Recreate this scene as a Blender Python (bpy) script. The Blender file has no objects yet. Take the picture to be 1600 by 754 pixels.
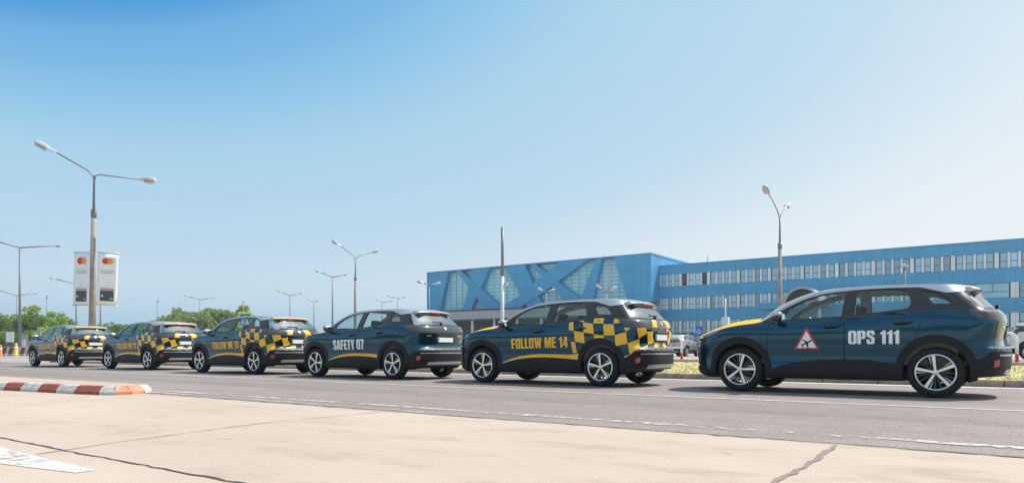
import bpy, bmesh, math, random
import numpy as np
from mathutils import Vector, Matrix
from mathutils.geometry import delaunay_2d_cdt
R_ = math.radians
C = bpy.context.scene.collection
scene = bpy.context.scene

# ---------------------------------------------------------------- camera, world, sun
cam_d = bpy.data.cameras.new('camera'); cam = bpy.data.objects.new('camera', cam_d); C.objects.link(cam)
cam_d.sensor_width = 36; cam_d.lens = 36*1076.74/1600; cam_d.shift_y = 168.9/1600
cam_d.clip_start = .05; cam_d.clip_end = 5000
CAM_H = .66235; PHI = .950489
cam.location = (0, 0, CAM_H); cam.rotation_euler = (math.pi/2, 0, math.pi/2-PHI)
scene.camera = cam
SUN_AZ, SUN_EL = R_(36), R_(55)          # azimuth from +Y towards +X
w = bpy.data.worlds.new('World'); scene.world = w; w.use_nodes = True
nt = w.node_tree
sky = nt.nodes.new('ShaderNodeTexSky'); sky.sky_type = 'NISHITA'; sky.sun_disc = False
sky.sun_elevation = SUN_EL; sky.sun_rotation = SUN_AZ
sky.air_density = 1.0; sky.dust_density = 1.8; sky.ozone_density = 1.0; sky.altitude = 80
# the brightness of the physical sky, developed with the photograph's tone curve (deep cyan blue to a pale haze)
EXPO = .75
def wn(k, **kw):
    n = nt.nodes.new(k)
    for a, v in kw.items(): setattr(n, a, v)
    return n
bg = nt.nodes['Background']; ST = .10; bg.inputs['Strength'].default_value = ST
bw = wn('ShaderNodeRGBToBW'); mr = wn('ShaderNodeMapRange'); mr.inputs[1].default_value = 1.6; mr.inputs[2].default_value = 6.0
cr = wn('ShaderNodeValToRGB'); cr.color_ramp.interpolation = 'CARDINAL'
TONE = [(1.6, (178, 196, 213)), (1.95, (172, 195, 213)), (2.05, (122, 173, 216)), (2.15, (84, 158, 219)), (2.26, (112, 176, 226)), (2.45, (134, 191, 231)), (2.8, (166, 209, 236)), (3.3, (181, 215, 237)), (3.9, (196, 221, 238)), (4.5, (216, 232, 243)), (5.2, (231, 240, 246)), (6.0, (236, 243, 247))]
el = cr.color_ramp.elements
while len(el) < len(TONE): el.new(.5)
lin = lambda v: (v/255/12.92 if v < 11 else ((v/255+.055)/1.055)**2.4)
for e, (l, c) in zip(el, TONE): e.position = (l-1.6)/4.4
for e, (l, c) in zip(el, TONE): e.color = (*[lin(v) for v in c], 1)
gl_ = wn('ShaderNodeMath', operation='DIVIDE'); gl_.inputs[1].default_value = 6.0*ST*2**EXPO
gx = wn('ShaderNodeMath', operation='MAXIMUM'); gx.inputs[1].default_value = 1/(ST*2**EXPO)
vm = wn('ShaderNodeVectorMath', operation='SCALE')
for a, b in ((sky.outputs[0], bw.inputs[0]), (bw.outputs[0], mr.inputs[0]), (mr.outputs[0], cr.inputs[0]), (bw.outputs[0], gl_.inputs[0]), (gl_.outputs[0], gx.inputs[0]),
             (cr.outputs[0], vm.inputs[0]), (gx.outputs[0], vm.inputs['Scale']), (vm.outputs[0], bg.inputs[0])): nt.links.new(a, b)
sd = bpy.data.lights.new('sun', 'SUN'); sd.energy = 3.05; sd.angle = R_(.53); sd.color = (1, .955, .89)
sun = bpy.data.objects.new('sun', sd); C.objects.link(sun)
sdir = Vector((math.sin(SUN_AZ)*math.cos(SUN_EL), math.cos(SUN_AZ)*math.cos(SUN_EL), math.sin(SUN_EL)))
sun.rotation_euler = sdir.to_track_quat('Z', 'Y').to_euler(); sun.location = (20, 20, 40)
vs = scene.view_settings
vs.view_transform = 'Standard'; vs.look = 'None'; vs.gamma = 1; vs.use_curve_mapping = False
vs.exposure = EXPO
scene.cycles.max_bounces = 8; scene.cycles.transparent_max_bounces = 16
scene.cycles.glossy_bounces = 3; scene.cycles.diffuse_bounces = 3

_F = (-math.cos(PHI), math.sin(PHI)); _Rt = (math.sin(PHI), math.cos(PHI)); FPX = 1076.74; YH = 545.9
def ray(px):
    u = (px-800)/FPX
    return (_F[0]+_Rt[0]*u, _F[1]+_Rt[1]*u)
def at_depth(px, d):                        # ground point seen in column px at depth d
    r = ray(px); return r[0]*d, r[1]*d
def on_Y(px, Y):                            # (X, depth) on the vertical plane Y
    r = ray(px); d = Y/r[1]; return r[0]*d, d
def zof(py, d): return CAM_H+(YH-py)*d/FPX
def ground(px, py, Z=0):
    d = (CAM_H-Z)*FPX/(py-YH); return at_depth(px, d)

# ---------------------------------------------------------------- tagging and mesh helpers
def tag(o, label=None, cat=None, group=None, kind=None):
    if label: o['label'] = label
    if cat: o['category'] = cat
    if group: o['group'] = group
    if kind: o['kind'] = kind
    return o
def empty(name, loc=(0, 0, 0), rz=0, **k):
    o = bpy.data.objects.new(name, None); C.objects.link(o)
    o.empty_display_size = .3; o.location = loc; o.rotation_euler = (0, 0, rz)
    return tag(o, **k)
def link(name, me, mat, parent=None):
    o = bpy.data.objects.new(name, me); C.objects.link(o)
    if mat is not None:
        for m in (mat if isinstance(mat, (list, tuple)) else [mat]): me.materials.append(m)
    if parent is not None: o.parent = parent
    return o
def copy_tree(o, parent=None):
    c = o.copy(); C.objects.link(c)
    if parent is not None: c.parent = parent
    for ch in list(o.children): copy_tree(ch, c)
    return c
class MB:
    """collects shapes in one bmesh"""
    def __init__(s): s.bm = bmesh.new(); s.mi = 0
    def face(s, pts):
        vs_ = [s.bm.verts.new(p) for p in pts]; f = s.bm.faces.new(vs_); f.material_index = s.mi; return f
    def box(s, c, d, rot=None, bev=0):
        m = Matrix.Translation(c) @ (rot if rot is not None else Matrix.Identity(4)) @ Matrix.Diagonal((d[0], d[1], d[2], 1))
        r = bmesh.ops.create_cube(s.bm, size=1, matrix=m)
        fs = {f for v in r['verts'] for f in v.link_faces}
        for f in fs: f.material_index = s.mi
        if bev:
            es = list({e for v in r['verts'] for e in v.link_edges})
            rb = bmesh.ops.bevel(s.bm, geom=es, offset=bev, segments=2, profile=.6, affect='EDGES')
            for f in rb['faces']: f.material_index = s.mi
        return s
    def tube(s, pts, r, n=10, caps=True):
        pts = [Vector(p) for p in pts]
        rs = r if isinstance(r, (list, tuple)) else [r]*len(pts)
        rings = []; up = None
        for i, p in enumerate(pts):
            t = (pts[min(i+1, len(pts)-1)]-pts[max(i-1, 0)]).normalized()
            if up is None: up = t.orthogonal().normalized()
            up = (up-t*up.dot(t)).normalized(); b = t.cross(up)
            rings.append([s.bm.verts.new(p+(up*math.cos(a)+b*math.sin(a))*rs[i]) for a in [2*math.pi*k/n for k in range(n)]])
        for A, B in zip(rings, rings[1:]):
            for k in range(n):
                f = s.bm.faces.new((A[k], A[(k+1) % n], B[(k+1) % n], B[k])); f.smooth = True; f.material_index = s.mi
        if caps:
            for f in (s.bm.faces.new(rings[0][::-1]), s.bm.faces.new(rings[-1])): f.material_index = s.mi
        return s
    def lathe(s, prof, n=40, axis='Y', ang=2*math.pi, smooth=True):
        """profile of (radius, height along axis)"""
        rings = []
        for k in range(n):
            a = ang*k/n; ca, sa = math.cos(a), math.sin(a)
            rings.append([s.bm.verts.new((r*ca, h, r*sa) if axis == 'Y' else (r*ca, r*sa, h)) for r, h in prof])
        for k in range(n):
            A, B = rings[k], rings[(k+1) % n]
            for j in range(len(prof)-1):
                f = s.bm.faces.new((A[j], A[j+1], B[j+1], B[j])); f.smooth = smooth; f.material_index = s.mi
        return s
    def prism(s, poly, y0, y1, fn=lambda a, b, c: (a, c, b)):
        """2-D polygon (a, b) extruded from y0 to y1"""
        A = [s.bm.verts.new(fn(a, b, y0)) for a, b in poly]; B = [s.bm.verts.new(fn(a, b, y1)) for a, b in poly]
        n = len(poly); fs = [s.bm.faces.new(A), s.bm.faces.new(B[::-1])]
        for k in range(n): fs.append(s.bm.faces.new((A[k], B[k], B[(k+1) % n], A[(k+1) % n])))
        for f in fs: f.material_index = s.mi
        return s
    def build(s, name, mat, parent=None, smooth=None, fix=True):
        if fix: bmesh.ops.recalc_face_normals(s.bm, faces=s.bm.faces[:])
        me = bpy.data.meshes.new(name); s.bm.to_mesh(me); s.bm.free()
        if smooth is not None: me.shade_smooth() if smooth else me.shade_flat()
        return link(name, me, mat, parent)

# ---------------------------------------------------------------- materials
def newmat(name):
    m = bpy.data.materials.new(name); m.use_nodes = True
    return m, m.node_tree.nodes, m.node_tree.links, m.node_tree.nodes['Principled BSDF']
def noise(N, L, scale, detail=4, rough=.6, vec=None, coord='Object', stretch=None):
    t = N.new('ShaderNodeTexCoord'); n = N.new('ShaderNodeTexNoise')
    n.inputs['Scale'].default_value = scale; n.inputs['Detail'].default_value = detail; n.inputs['Roughness'].default_value = rough
    src = t.outputs[coord]
    if stretch:
        mp = N.new('ShaderNodeMapping'); mp.inputs['Scale'].default_value = stretch; L.new(src, mp.inputs[0]); src = mp.outputs[0]
    L.new(src, n.inputs['Vector']); return n
def ramp(N, L, src, stops):
    r = N.new('ShaderNodeValToRGB'); L.new(src, r.inputs[0])
    e = r.color_ramp.elements
    e[0].position, e[0].color = stops[0][0], (*stops[0][1], 1); e[1].position, e[1].color = stops[-1][0], (*stops[-1][1], 1)
    for p, c in stops[1:-1]:
        k = e.new(p); k.color = (*c, 1)
    return r
def mix(N, L, fac, a, b, mode='MIX'):
    m = N.new('ShaderNodeMix'); m.data_type = 'RGBA'; m.blend_type = mode
    if isinstance(fac, float): m.inputs[0].default_value = fac
    else: L.new(fac, m.inputs[0])
    for k, v in ((6, a), (7, b)):
        if isinstance(v, tuple): m.inputs[k].default_value = (*v, 1)
        else: L.new(v, m.inputs[k])
    return m.outputs[2]
def simple(name, col, rough=.5, metal=0, coat=0, var=.12, scale=6, spec=.5, bump=0):
    m, N, L, P = newmat(name)
    n = noise(N, L, scale)
    lo = tuple(c*(1-var) for c in col); hi = tuple(min(1, c*(1+var)) for c in col)
    r = ramp(N, L, n.outputs[0], [(.3, lo), (.7, hi)])
    L.new(r.outputs[0], P.inputs['Base Color'])
    P.inputs['Roughness'].default_value = rough; P.inputs['Metallic'].default_value = metal
    P.inputs['Coat Weight'].default_value = coat; P.inputs['Coat Roughness'].default_value = .03
    P.inputs['Specular IOR Level'].default_value = spec
    if bump:
        b = N.new('ShaderNodeBump'); b.inputs['Strength'].default_value = bump; b.inputs['Distance'].default_value = .02
        L.new(n.outputs[0], b.inputs['Height']); L.new(b.outputs[0], P.inputs['Normal'])
    return m
def glass_mat(name, tint, gloss=.04):
    m, N, L, P = newmat(name)
    N.remove(P); out = N['Material Output']
    tr = N.new('ShaderNodeBsdfTransparent'); tr.inputs[0].default_value = (*tint, 1)
    gl = N.new('ShaderNodeBsdfGlossy'); gl.inputs['Roughness'].default_value = 0.01
    lw = N.new('ShaderNodeLayerWeight'); lw.inputs[0].default_value = .5
    pw = N.new('ShaderNodeMath'); pw.operation = 'POWER'; L.new(lw.outputs['Facing'], pw.inputs[0]); pw.inputs[1].default_value = 4.5
    nz = noise(N, L, .7); jt = N.new('ShaderNodeMath'); jt.operation = 'MULTIPLY_ADD'; L.new(nz.outputs[0], jt.inputs[0]); jt.inputs[1].default_value = .02; jt.inputs[2].default_value = gloss
    mx = N.new('ShaderNodeMath'); mx.operation = 'MULTIPLY_ADD'; L.new(pw.outputs[0], mx.inputs[0]); mx.inputs[1].default_value = .9-gloss; L.new(jt.outputs[0], mx.inputs[2])
    ms = N.new('ShaderNodeMixShader'); L.new(mx.outputs[0], ms.inputs[0]); L.new(tr.outputs[0], ms.inputs[1]); L.new(gl.outputs[0], ms.inputs[2])
    L.new(ms.outputs[0], out.inputs[0]); return m
M = {}
M['paint'] = simple('car_paint', (.002, .062, .112), .13, .76, 1, .06, 3, .3)
M['paint'].node_tree.nodes['Principled BSDF'].inputs['Coat IOR'].default_value = 1.40
M['yellow'] = simple('yellow_film', (1.0, .53, .018), .3, 0, .4, .05, 5)
M['yellow_bonnet'] = simple('yellow_bonnet_film', (.90, .47, .02), .45, 0, .08, .05, 5, .2)
M['white_film'] = simple('white_film', (.95, .95, .95), .35, 0, .3, .03, 5)
M['red_film'] = simple('red_film', (.62, .03, .04), .35, 0, .3, .05, 5)
M['clad'] = simple('dark_plastic', (.008, .009, .011), .5, 0, 0, .15, 40, .3)
M['black'] = simple('gloss_black', (.006, .006, .007), .12, 0, .6, .05, 5)
M['seam'] = simple('seam_black', (.002, .002, .002), .8)
M['silver'] = simple('silver_paint', (.50, .51, .55), .3, .55, .8, .03, 5)
M['roof_yellow'] = simple('pale_yellow_roof', (.72, .50, .22), .3, 0, .6, .05, 5)
M['alloy'] = simple('cut_alloy', (.90, .90, .91), .28, .85, .4, .04, 20)
M['rimdark'] = simple('dark_alloy', (.007, .007, .008), .4, .2, .3, .1, 20)
M['rimgrey'] = simple('grey_alloy', (.05, .05, .053), .4, .4, .2, .1, 20)
M['disc'] = simple('brake_steel', (.10, .095, .09), .45, .6, 0, .2, 30)
M['rubber'] = simple('tyre_rubber', (.016, .016, .018), .75, 0, 0, .25, 25, .3)
M['band'] = simple('gloss_band', (.035, .034, .036), .10, 0, 1, .05, 5)
M['ledge'] = simple('bumper_lit_grey', (.11, .112, .115), .4, 0, 0, .1, 20)  # dark bumper plastic painted paler, as its top looks under the sky
M['lamp_smoke'] = simple('smoked_lamp', (.055, .052, .056), .08, 0, 1, .1, 8)
M['lamp_red'] = simple('red_lens', (.55, .02, .015), .15, 0, .8, .1, 8)
M['headlamp'] = simple('headlamp_lens', (.32, .34, .36), .08, .6, 1, .3, 25)
M['plate'] = simple('number_plate', (.80, .79, .78), .4, 0, 0, .04, 8)
M['seat'] = simple('seat_cloth', (.05, .052, .056), .8, 0, 0, .2, 20)
M['cabin'] = simple('cabin_plastic', (.13, .132, .135), .7, 0, 0, .1, 10)
M['headliner'] = simple('headliner', (.55, .55, .53), .9, 0, 0, .05, 10)
M['glass'] = glass_mat('window_glass', (.80, .92, .90), .05)
M['glass_dark'] = glass_mat('rear_glass', (.50, .58, .60), .55)

# ---------------------------------------------------------------- shape of the car body: half width, ends and edges
def pchip(xs, ys):
    xs = np.array(xs, float); ys = np.array(ys, float)
    h = np.diff(xs); d = np.diff(ys)/h
    m = np.zeros_like(xs)
    for i in range(1, len(xs)-1):
        if d[i-1]*d[i] > 0:
            w1 = 2*h[i]+h[i-1]; w2 = h[i]+2*h[i-1]
            m[i] = (w1+w2)/(w1/d[i-1]+w2/d[i])
    m[0] = d[0]; m[-1] = d[-1]
    def f(x):
        x = np.clip(np.asarray(x, float), xs[0], xs[-1])
        i = np.clip(np.searchsorted(xs, x)-1, 0, len(h)-1)
        t = (x-xs[i])/h[i]
        return ((1+2*t)*(1-t)**2*ys[i] + t*(1-t)**2*h[i]*m[i] + t*t*(3-2*t)*ys[i+1] + t*t*(t-1)*h[i]*m[i+1])
    return f
WZ = pchip([.12,.18,.25,.32,.40,.46,.52,.58,.66,.75,.85,.93,1.0,1.06,1.095,1.115,1.135,1.155,1.20,1.30,1.40,1.50,1.58,1.64],
           [.76,.83,.868,.882,.884,.876,.866,.868,.886,.904,.914,.916,.909,.899,.890,.876,.862,.853,.835,.790,.738,.682,.632,.59])
PMG = pchip([1.2,1.45,1.8,2.2,3.5,4.0],[.925,.95,.98,1,1,.985])
PML = pchip([.6,1.0,1.5,3.6,4.1],[.985,.992,1,1,.99])
XF = pchip([.12,.2,.27,.33,.45,.6,.75,.85,.92,1.0],[.34,.22,.08,.03,.03,0,.0,.03,.09,.16])
XR = pchip([.12,.2,.28,.36,.45,.55,.64,.675,.705,.78,.9,1.0,1.05,1.12,1.18,1.21,1.24,1.35,1.45,1.52,1.64],
           [4.12,4.22,4.36,4.42,4.443,4.447,4.445,4.43,4.385,4.365,4.385,4.40,4.41,4.395,4.36,4.325,4.28,4.175,4.085,4.03,3.96])
NF, NR, AR, SF = 2.4, 2.7, .45, .75
def _arc(a, w, n):
    th = np.linspace(0, np.pi/2, 4001)
    x = a*np.cos(th).clip(0)**(2/n); y = w*np.sin(th)**(2/n)
    L = np.concatenate([[0], np.cumsum(np.hypot(np.diff(x), np.diff(y)))])
    return th, L/L[-1], L[-1]
_thF, _lF, LF = _arc(.73, .90, NF)
_thR, _lR, LR = _arc(AR, .90, NR)
S0 = SF-LF
BELT = pchip([1.25,1.45,1.66,2.0,2.4,2.9,3.3,3.47,3.75,4.0,4.5,5.2],[1.094,1.112,1.115,1.128,1.145,1.183,1.222,1.238,1.232,1.212,1.21,1.21])
def halfw(x, z):
    k = np.clip((z-1.0)/.25, 0, 1); k = k*k*(3-2*k)
    q = np.clip((z-.80)/.28, 0, 1)*np.clip((1.60-z)/.34, 0, 1)     # the shoulder ledge follows the belt line
    return WZ(z-(BELT(np.maximum(x, 1.45))-1.14)*q)*(PML(x)*(1-k)+PMG(x)*k)
def send(z):
    return XR(z)-AR+LR
def body(s, z):
    s = np.asarray(s, float); z = np.asarray(z, float)
    s, z = np.broadcast_arrays(s, z)
    sR = XR(z)-AR
    w = halfw(np.clip(s, SF, sR), z)
    x = s.copy(); y = w.copy()
    m = s < SF
    if m.any():
        th = np.interp(np.clip((s-S0)/LF, 0, 1), _lF, _thF)
        a = SF-XF(z)
        x = np.where(m, SF-a*np.cos(th).clip(0)**(2/NF), x)
        y = np.where(m, w*np.sin(th)**(2/NF), y)
    m = s > sR
    if m.any():
        th = np.interp(np.clip((sR+LR-s)/LR, 0, 1), _lR, _thR)
        x = np.where(m, sR+AR*np.cos(th).clip(0)**(2/NR), x)
        y = np.where(m, w*np.sin(th)**(2/NR), y)
    return np.stack([x, -y, z], -1)
def s_of_y(y, z):
    """unrolled coordinate of the tail surface at lateral distance y from the middle"""
    sR = XR(z)-AR; w = halfw(sR, z)
    th = np.arcsin(np.clip(np.abs(y)/w, 0, 1)**(NR/2))
    return sR+LR-np.interp(th, _thR, _lR)*LR
ZTOP = pchip([-.5,-.2,0,.2,.45,.6,.9,1.25,1.34,1.45,1.65,1.85,2.05,2.25,2.5,2.9,3.3,3.6,3.85,4.05],
             [.865,.865,.87,.89,.955,.992,1.048,1.095,1.165,1.262,1.375,1.467,1.53,1.563,1.580,1.590,1.585,1.574,1.553,1.528])
# ---------------------------------------------------------------- sheets cut in the unrolled (s, z) plane and laid on the body surface
def dens(poly, step=.04, closed=True):
    out = []
    n = len(poly)
    for i in range(n if closed else n-1):
        a = np.array(poly[i], float); b = np.array(poly[(i+1) % n], float)
        k = max(1, int(math.ceil(np.hypot(*(b-a))/step)))
        for j in range(k): out.append(tuple(a+(b-a)*j/k))
    if not closed: out.append(tuple(map(float, poly[-1])))
    return out
def arcp(cx, cz, r, a0, a1, n=28):
    return [(cx+r*math.cos(R_(a0+(a1-a0)*k/n)), cz+r*math.sin(R_(a0+(a1-a0)*k/n))) for k in range(n+1)]
def inside(P, loop):
    L = np.array(loop); x, y = P[:, 0], P[:, 1]; c = np.zeros(len(P), bool)
    x0, y0 = L[:, 0], L[:, 1]; x1, y1 = np.roll(x0, -1), np.roll(y0, -1)
    for a, b, c_, d in zip(x0, y0, x1, y1):
        if b != d:
            c ^= ((b > y) != (d > y)) & (x < (c_-a)*(y-b)/(d-b)+a)
    return c
def normals(s, z):
    e = 2e-3; se = send(z)-1e-4
    s = np.minimum(np.maximum(s, S0+1e-4), se)
    a = body(np.minimum(s+e, se), z); b = body(np.maximum(s-e, S0+1e-4), z)
    c = body(s, z+e); d = body(s, z-e)
    n = np.cross(a-b, c-d); return n/np.maximum(np.linalg.norm(n, axis=-1, keepdims=True), 1e-9)
def set_normals(me, N):
    me.shade_smooth(); me.normals_split_custom_set_from_vertices([tuple(n) for n in N])
def sheet_data(loops, off=0., spacing=.05, thick=0.):
    loops = [dens(l, spacing*.9) for l in loops]
    A = np.concatenate([np.array(l) for l in loops])
    x0, z0 = A.min(0); x1, z1 = A.max(0)
    gx, gz = np.meshgrid(np.arange(x0+spacing/2, x1, spacing), np.arange(z0+spacing/2, z1, spacing))
    G = np.stack([gx.ravel(), gz.ravel()], 1)
    if len(G):
        k = inside(G, loops[0])
        for l in loops[1:]: k &= ~inside(G, l)
        G = G[k]
    if len(G):
        D = ((G[:, None, :]-A[None])**2).sum(-1).min(1); G = G[D > (spacing*.45)**2]
    verts = [Vector((float(p[0]), float(p[1]))) for p in A]+[Vector((float(p[0]), float(p[1]))) for p in G]
    edges = []; i = 0
    for l in loops:
        n = len(l); edges += [(i+k, i+(k+1) % n) for k in range(n)]; i += n
    r = delaunay_2d_cdt(verts, edges, [], 1, 1e-6)
    V2 = np.array([tuple(v) for v in r[0]]); Fc = [tuple(f) for f in r[2]]
    s, z = V2[:, 0], V2[:, 1]
    n = normals(s, z); P = body(s, z)+n*off
    verts, norms, faces = P, n, []
    for f in Fc:
        a, b, c = (V2[f[0]], V2[f[1]], V2[f[2]])
        ar = (b[0]-a[0])*(c[1]-a[1])-(b[1]-a[1])*(c[0]-a[0])
        if abs(ar) < 1e-9: continue
        if len(loops) > 1:
            cc = np.array([(a+b+c)/3])
            if not inside(cc, loops[0])[0] or any(inside(cc, l)[0] for l in loops[1:]): continue
        faces.append(f if ar > 0 else f[::-1])
    if thick:
        cnt = {}
        for f in faces:
            for k in range(len(f)):
                a, b = f[k], f[(k+1) % len(f)]
                if (b, a) in cnt: del cnt[(b, a)]
                else: cnt[(a, b)] = 1
        ev, en = [], []; base = len(verts)
        for (a, b) in cnt:
            t = P[b]-P[a]; m = np.cross(t, n[a]); m = m/max(np.linalg.norm(m), 1e-9)
            q = base+len(ev)
            ev += [P[a], P[b], P[b]-n[b]*thick, P[a]-n[a]*thick]; en += [m]*4
            faces.append((q+3, q+2, q+1, q))
        if ev: verts = np.concatenate([verts, np.array(ev)]); norms = np.concatenate([norms, np.array(en)])
    return verts, norms, faces
def flipY(d):
    V, N, Fc = d; s = np.array([1, -1, 1.])
    return V*s, N*s, [f[::-1] for f in Fc]
def mesh_from(name, datas):
    V = np.concatenate([d[0] for d in datas]); N = np.concatenate([d[1] for d in datas]); F_ = []; o = 0
    for d in datas:
        F_ += [tuple(i+o for i in f) for f in d[2]]; o += len(d[0])
    me = bpy.data.meshes.new(name); me.from_pydata([tuple(v) for v in V], [], F_); me.update()
    set_normals(me, N); return me
def sheet(name, loops, mat, parent, off=0., spacing=.05, thick=0., side='both'):
    d = sheet_data(loops, off, spacing, thick)
    ds = {'near': [d], 'far': [flipY(d)], 'both': [d, flipY(d)]}[side]
    return link(name, mesh_from(name, ds), mat, parent)
def sheets(name, looplists, mat, parent, off, spacing=.05, side='near'):
    ds = []
    for lp in looplists:
        d = sheet_data(lp if isinstance(lp[0], list) else [lp], off, spacing)
        if side in ('near', 'both'): ds.append(d)
        if side in ('far', 'both'): ds.append(flipY(d))
    return link(name, mesh_from(name, ds), mat, parent)
def crown_grid(name, s0, s1, crown, bow, mat, parent, ns=24, nt_=22, off=0, rng=1.0):
    ss = np.linspace(s0, s1, ns); tt = np.linspace(-rng, rng, nt_)
    S, T = np.meshgrid(ss, tt, indexing='ij')
    E = body(S, ZTOP(S))
    X = E[..., 0]+bow(S)*(1-T**2); Y = T*np.abs(E[..., 1]); Z = E[..., 2]+crown(S)*(1-np.abs(T)**2.4)+off
    P = np.stack([X, Y, Z], -1)
    n = np.cross(np.gradient(P, axis=0), np.gradient(P, axis=1)); n /= np.maximum(np.linalg.norm(n, axis=-1, keepdims=True), 1e-9)
    if n[ns//2, nt_//2, 2] < 0: n = -n
    fs = []
    for i in range(ns-1):
        for j in range(nt_-1):
            a = i*nt_+j; fs.append((a, a+nt_, a+nt_+1, a+1))
    return link(name, mesh_from(name, [(P.reshape(-1, 3), n.reshape(-1, 3), fs)]), mat, parent)

# block lettering in unit height: (width, [[outer, hole...], ...])
def rr(x0, y0, x1, y1, c): return [(x0+c, y0), (x1-c, y0), (x1, y0+c), (x1, y1-c), (x1-c, y1), (x0+c, y1), (x0, y1-c), (x0, y0+c)]
GL = {
 'F': (.40, [[[(0, 0), (.19, 0), (.19, .40), (.36, .40), (.36, .57), (.19, .57), (.19, .83), (.39, .83), (.39, 1), (0, 1)]]]),
 'O': (.47, [[rr(0, 0, .46, 1, .09), rr(.18, .15, .28, .85, .03)]]),
 '0': (.47, [[rr(0, 0, .46, 1, .09), rr(.18, .15, .28, .85, .03)]]),
 'L': (.37, [[[(0, 0), (.36, 0), (.36, .17), (.19, .17), (.19, 1), (0, 1)]]]),
 'W': (.72, [[[(.13, 0), (.30, 0), (.36, .50), (.42, 0), (.59, 0), (.71, 1), (.54, 1), (.49, .42), (.43, 1), (.29, 1), (.23, .42), (.18, 1), (.01, 1)]]]),
 'M': (.62, [[[(0, 0), (.16, 0), (.16, .62), (.24, 0), (.36, 0), (.44, .62), (.44, 0), (.60, 0), (.60, 1), (.38, 1), (.30, .45), (.22, 1), (0, 1)]]]),
 'E': (.40, [[[(0, 0), (.39, 0), (.39, .17), (.19, .17), (.19, .41), (.36, .41), (.36, .58), (.19, .58), (.19, .83), (.39, .83), (.39, 1), (0, 1)]]]),
 'S': (.45, [[[(.08, 0), (.36, 0), (.44, .08), (.44, .45), (.37, .54), (.19, .66), (.18, .84), (.27, .84), (.27, .68), (.44, .68), (.44, .92), (.36, 1), (.08, 1), (.01, .92), (.01, .63), (.08, .53), (.26, .41), (.27, .16), (.18, .16), (.18, .34), (.01, .34), (.01, .08)]]]),
 'A': (.50, [[[(0, 0), (.18, 0), (.20, .17), (.29, .17), (.31, 0), (.49, 0), (.37, 1), (.12, 1)], [(.215, .32), (.275, .32), (.245, .74)]]]),
 'T': (.42, [[[(.11, 0), (.30, 0), (.30, .83), (.41, .83), (.41, 1), (0, 1), (0, .83), (.11, .83)]]]),
 'Y': (.46, [[[(.13, 0), (.32, 0), (.32, .38), (.45, 1), (.28, 1), (.225, .62), (.17, 1), (0, 1), (.13, .38)]]]),
 'P': (.45, [[[(0, 0), (.19, 0), (.19, .38), (.36, .38), (.44, .46), (.44, .92), (.36, 1), (0, 1)], [(.19, .53), (.26, .53), (.26, .85), (.19, .85)]]]),
 '1': (.31, [[[(.10, 0), (.29, 0), (.29, 1), (.15, 1), (.10, .90), (0, .84), (0, .70), (.10, .74)]]]),
 '2': (.45, [[[(.01, 0), (.43, 0), (.43, .17), (.21, .17), (.43, .56), (.43, .90), (.34, 1), (.09, 1), (.01, .90), (.01, .64), (.18, .64), (.18, .85), (.26, .85), (.26, .60), (.01, .15)]]]),
 '3': (.45, [[[(.09, 0), (.35, 0), (.44, .09), (.44, .43), (.37, .52), (.44, .60), (.44, .91), (.35, 1), (.09, 1), (.01, .91), (.01, .66), (.18, .66), (.18, .85), (.27, .85), (.27, .59), (.15, .59), (.15, .44), (.27, .44), (.27, .15), (.18, .15), (.18, .34), (.01, .34), (.01, .09)]]]),
 '4': (.46, [[[(.22, 0), (.40, 0), (.40, .20), (.45, .20), (.45, .36), (.40, .36), (.40, 1), (.18, 1), (0, .36), (0, .20), (.22, .20)], [(.15, .36), (.22, .36), (.22, .68)]]]),
 '7': (.42, [[[(.08, 0), (.27, 0), (.41, .85), (.41, 1), (0, 1), (0, .83), (.22, .83)]]]),
 ' ': (.22, [])}
def text_loops(txt, x0, x1, z0, z1, slope=0.):
    adv = [GL[c][0]+.035 for c in txt]; tot = sum(adv); k = (x1-x0)/tot; out = []; u = 0
    for c, a in zip(txt, adv):
        for shape in GL[c][1]:
            out.append([[(x0+(u+px)*k, z0+pz*(z1-z0)+slope*((u+px)*k)) for px, pz in lp] for lp in shape])
        u += a
    return out

HF, HR, HZ = .92, 3.595, .352            # hubs
SE = lambda z: float(send(z))-2e-4
def belt_pts(s0, s1, n=24, d=0): return [(float(s), float(BELT(s))+d) for s in np.linspace(s0, s1, n)]
def ztop_pts(s0, s1, n=20, d=0): return [(float(s), float(ZTOP(s))+d) for s in np.linspace(s0, s1, n)]
FDOOR = [(1.36, .25), (2.446, .25), (2.446, 1.140), (2.0, 1.122), (1.66, 1.109), (1.45, 1.108), (1.38, 1.04), (1.362, .8)]
RDOOR = [(2.458, .25), (3.115, .25), (3.13, .45), (3.19, .61), (3.28, .73), (3.355, .82), (3.40, .98), (3.462, 1.228), (3.3, 1.215), (2.9, 1.176), (2.458, 1.141)]
FWIN = [(1.55, 1.122), (2.0, 1.136), (2.405, 1.155), (2.44, 1.53), (2.24, 1.513), (2.02, 1.468), (1.82, 1.392), (1.65, 1.285)]
RWIN = [(2.585, 1.174), (2.9, 1.202), (3.26, 1.243), (3.29, 1.30), (3.285, 1.40), (3.22, 1.50), (3.15, 1.532), (2.9, 1.543), (2.60, 1.537)]
QWIN = [(3.40, 1.485), (3.525, 1.31), (3.56, 1.297), (3.77, 1.292), (3.785, 1.315), (3.70, 1.39), (3.61, 1.45), (3.46, 1.495)]
def rglass(sc=1.0):
    a = [(float(s_of_y(y, 1.225)), 1.225) for y in np.linspace(.755*sc, 0.0, 10)]
    b = [(float(s_of_y(y, 1.487)), 1.487) for y in np.linspace(0, .612*sc, 10)]
    a[-1] = (SE(1.225), 1.225); b[0] = (SE(1.487), 1.487)
    return a+b
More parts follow.
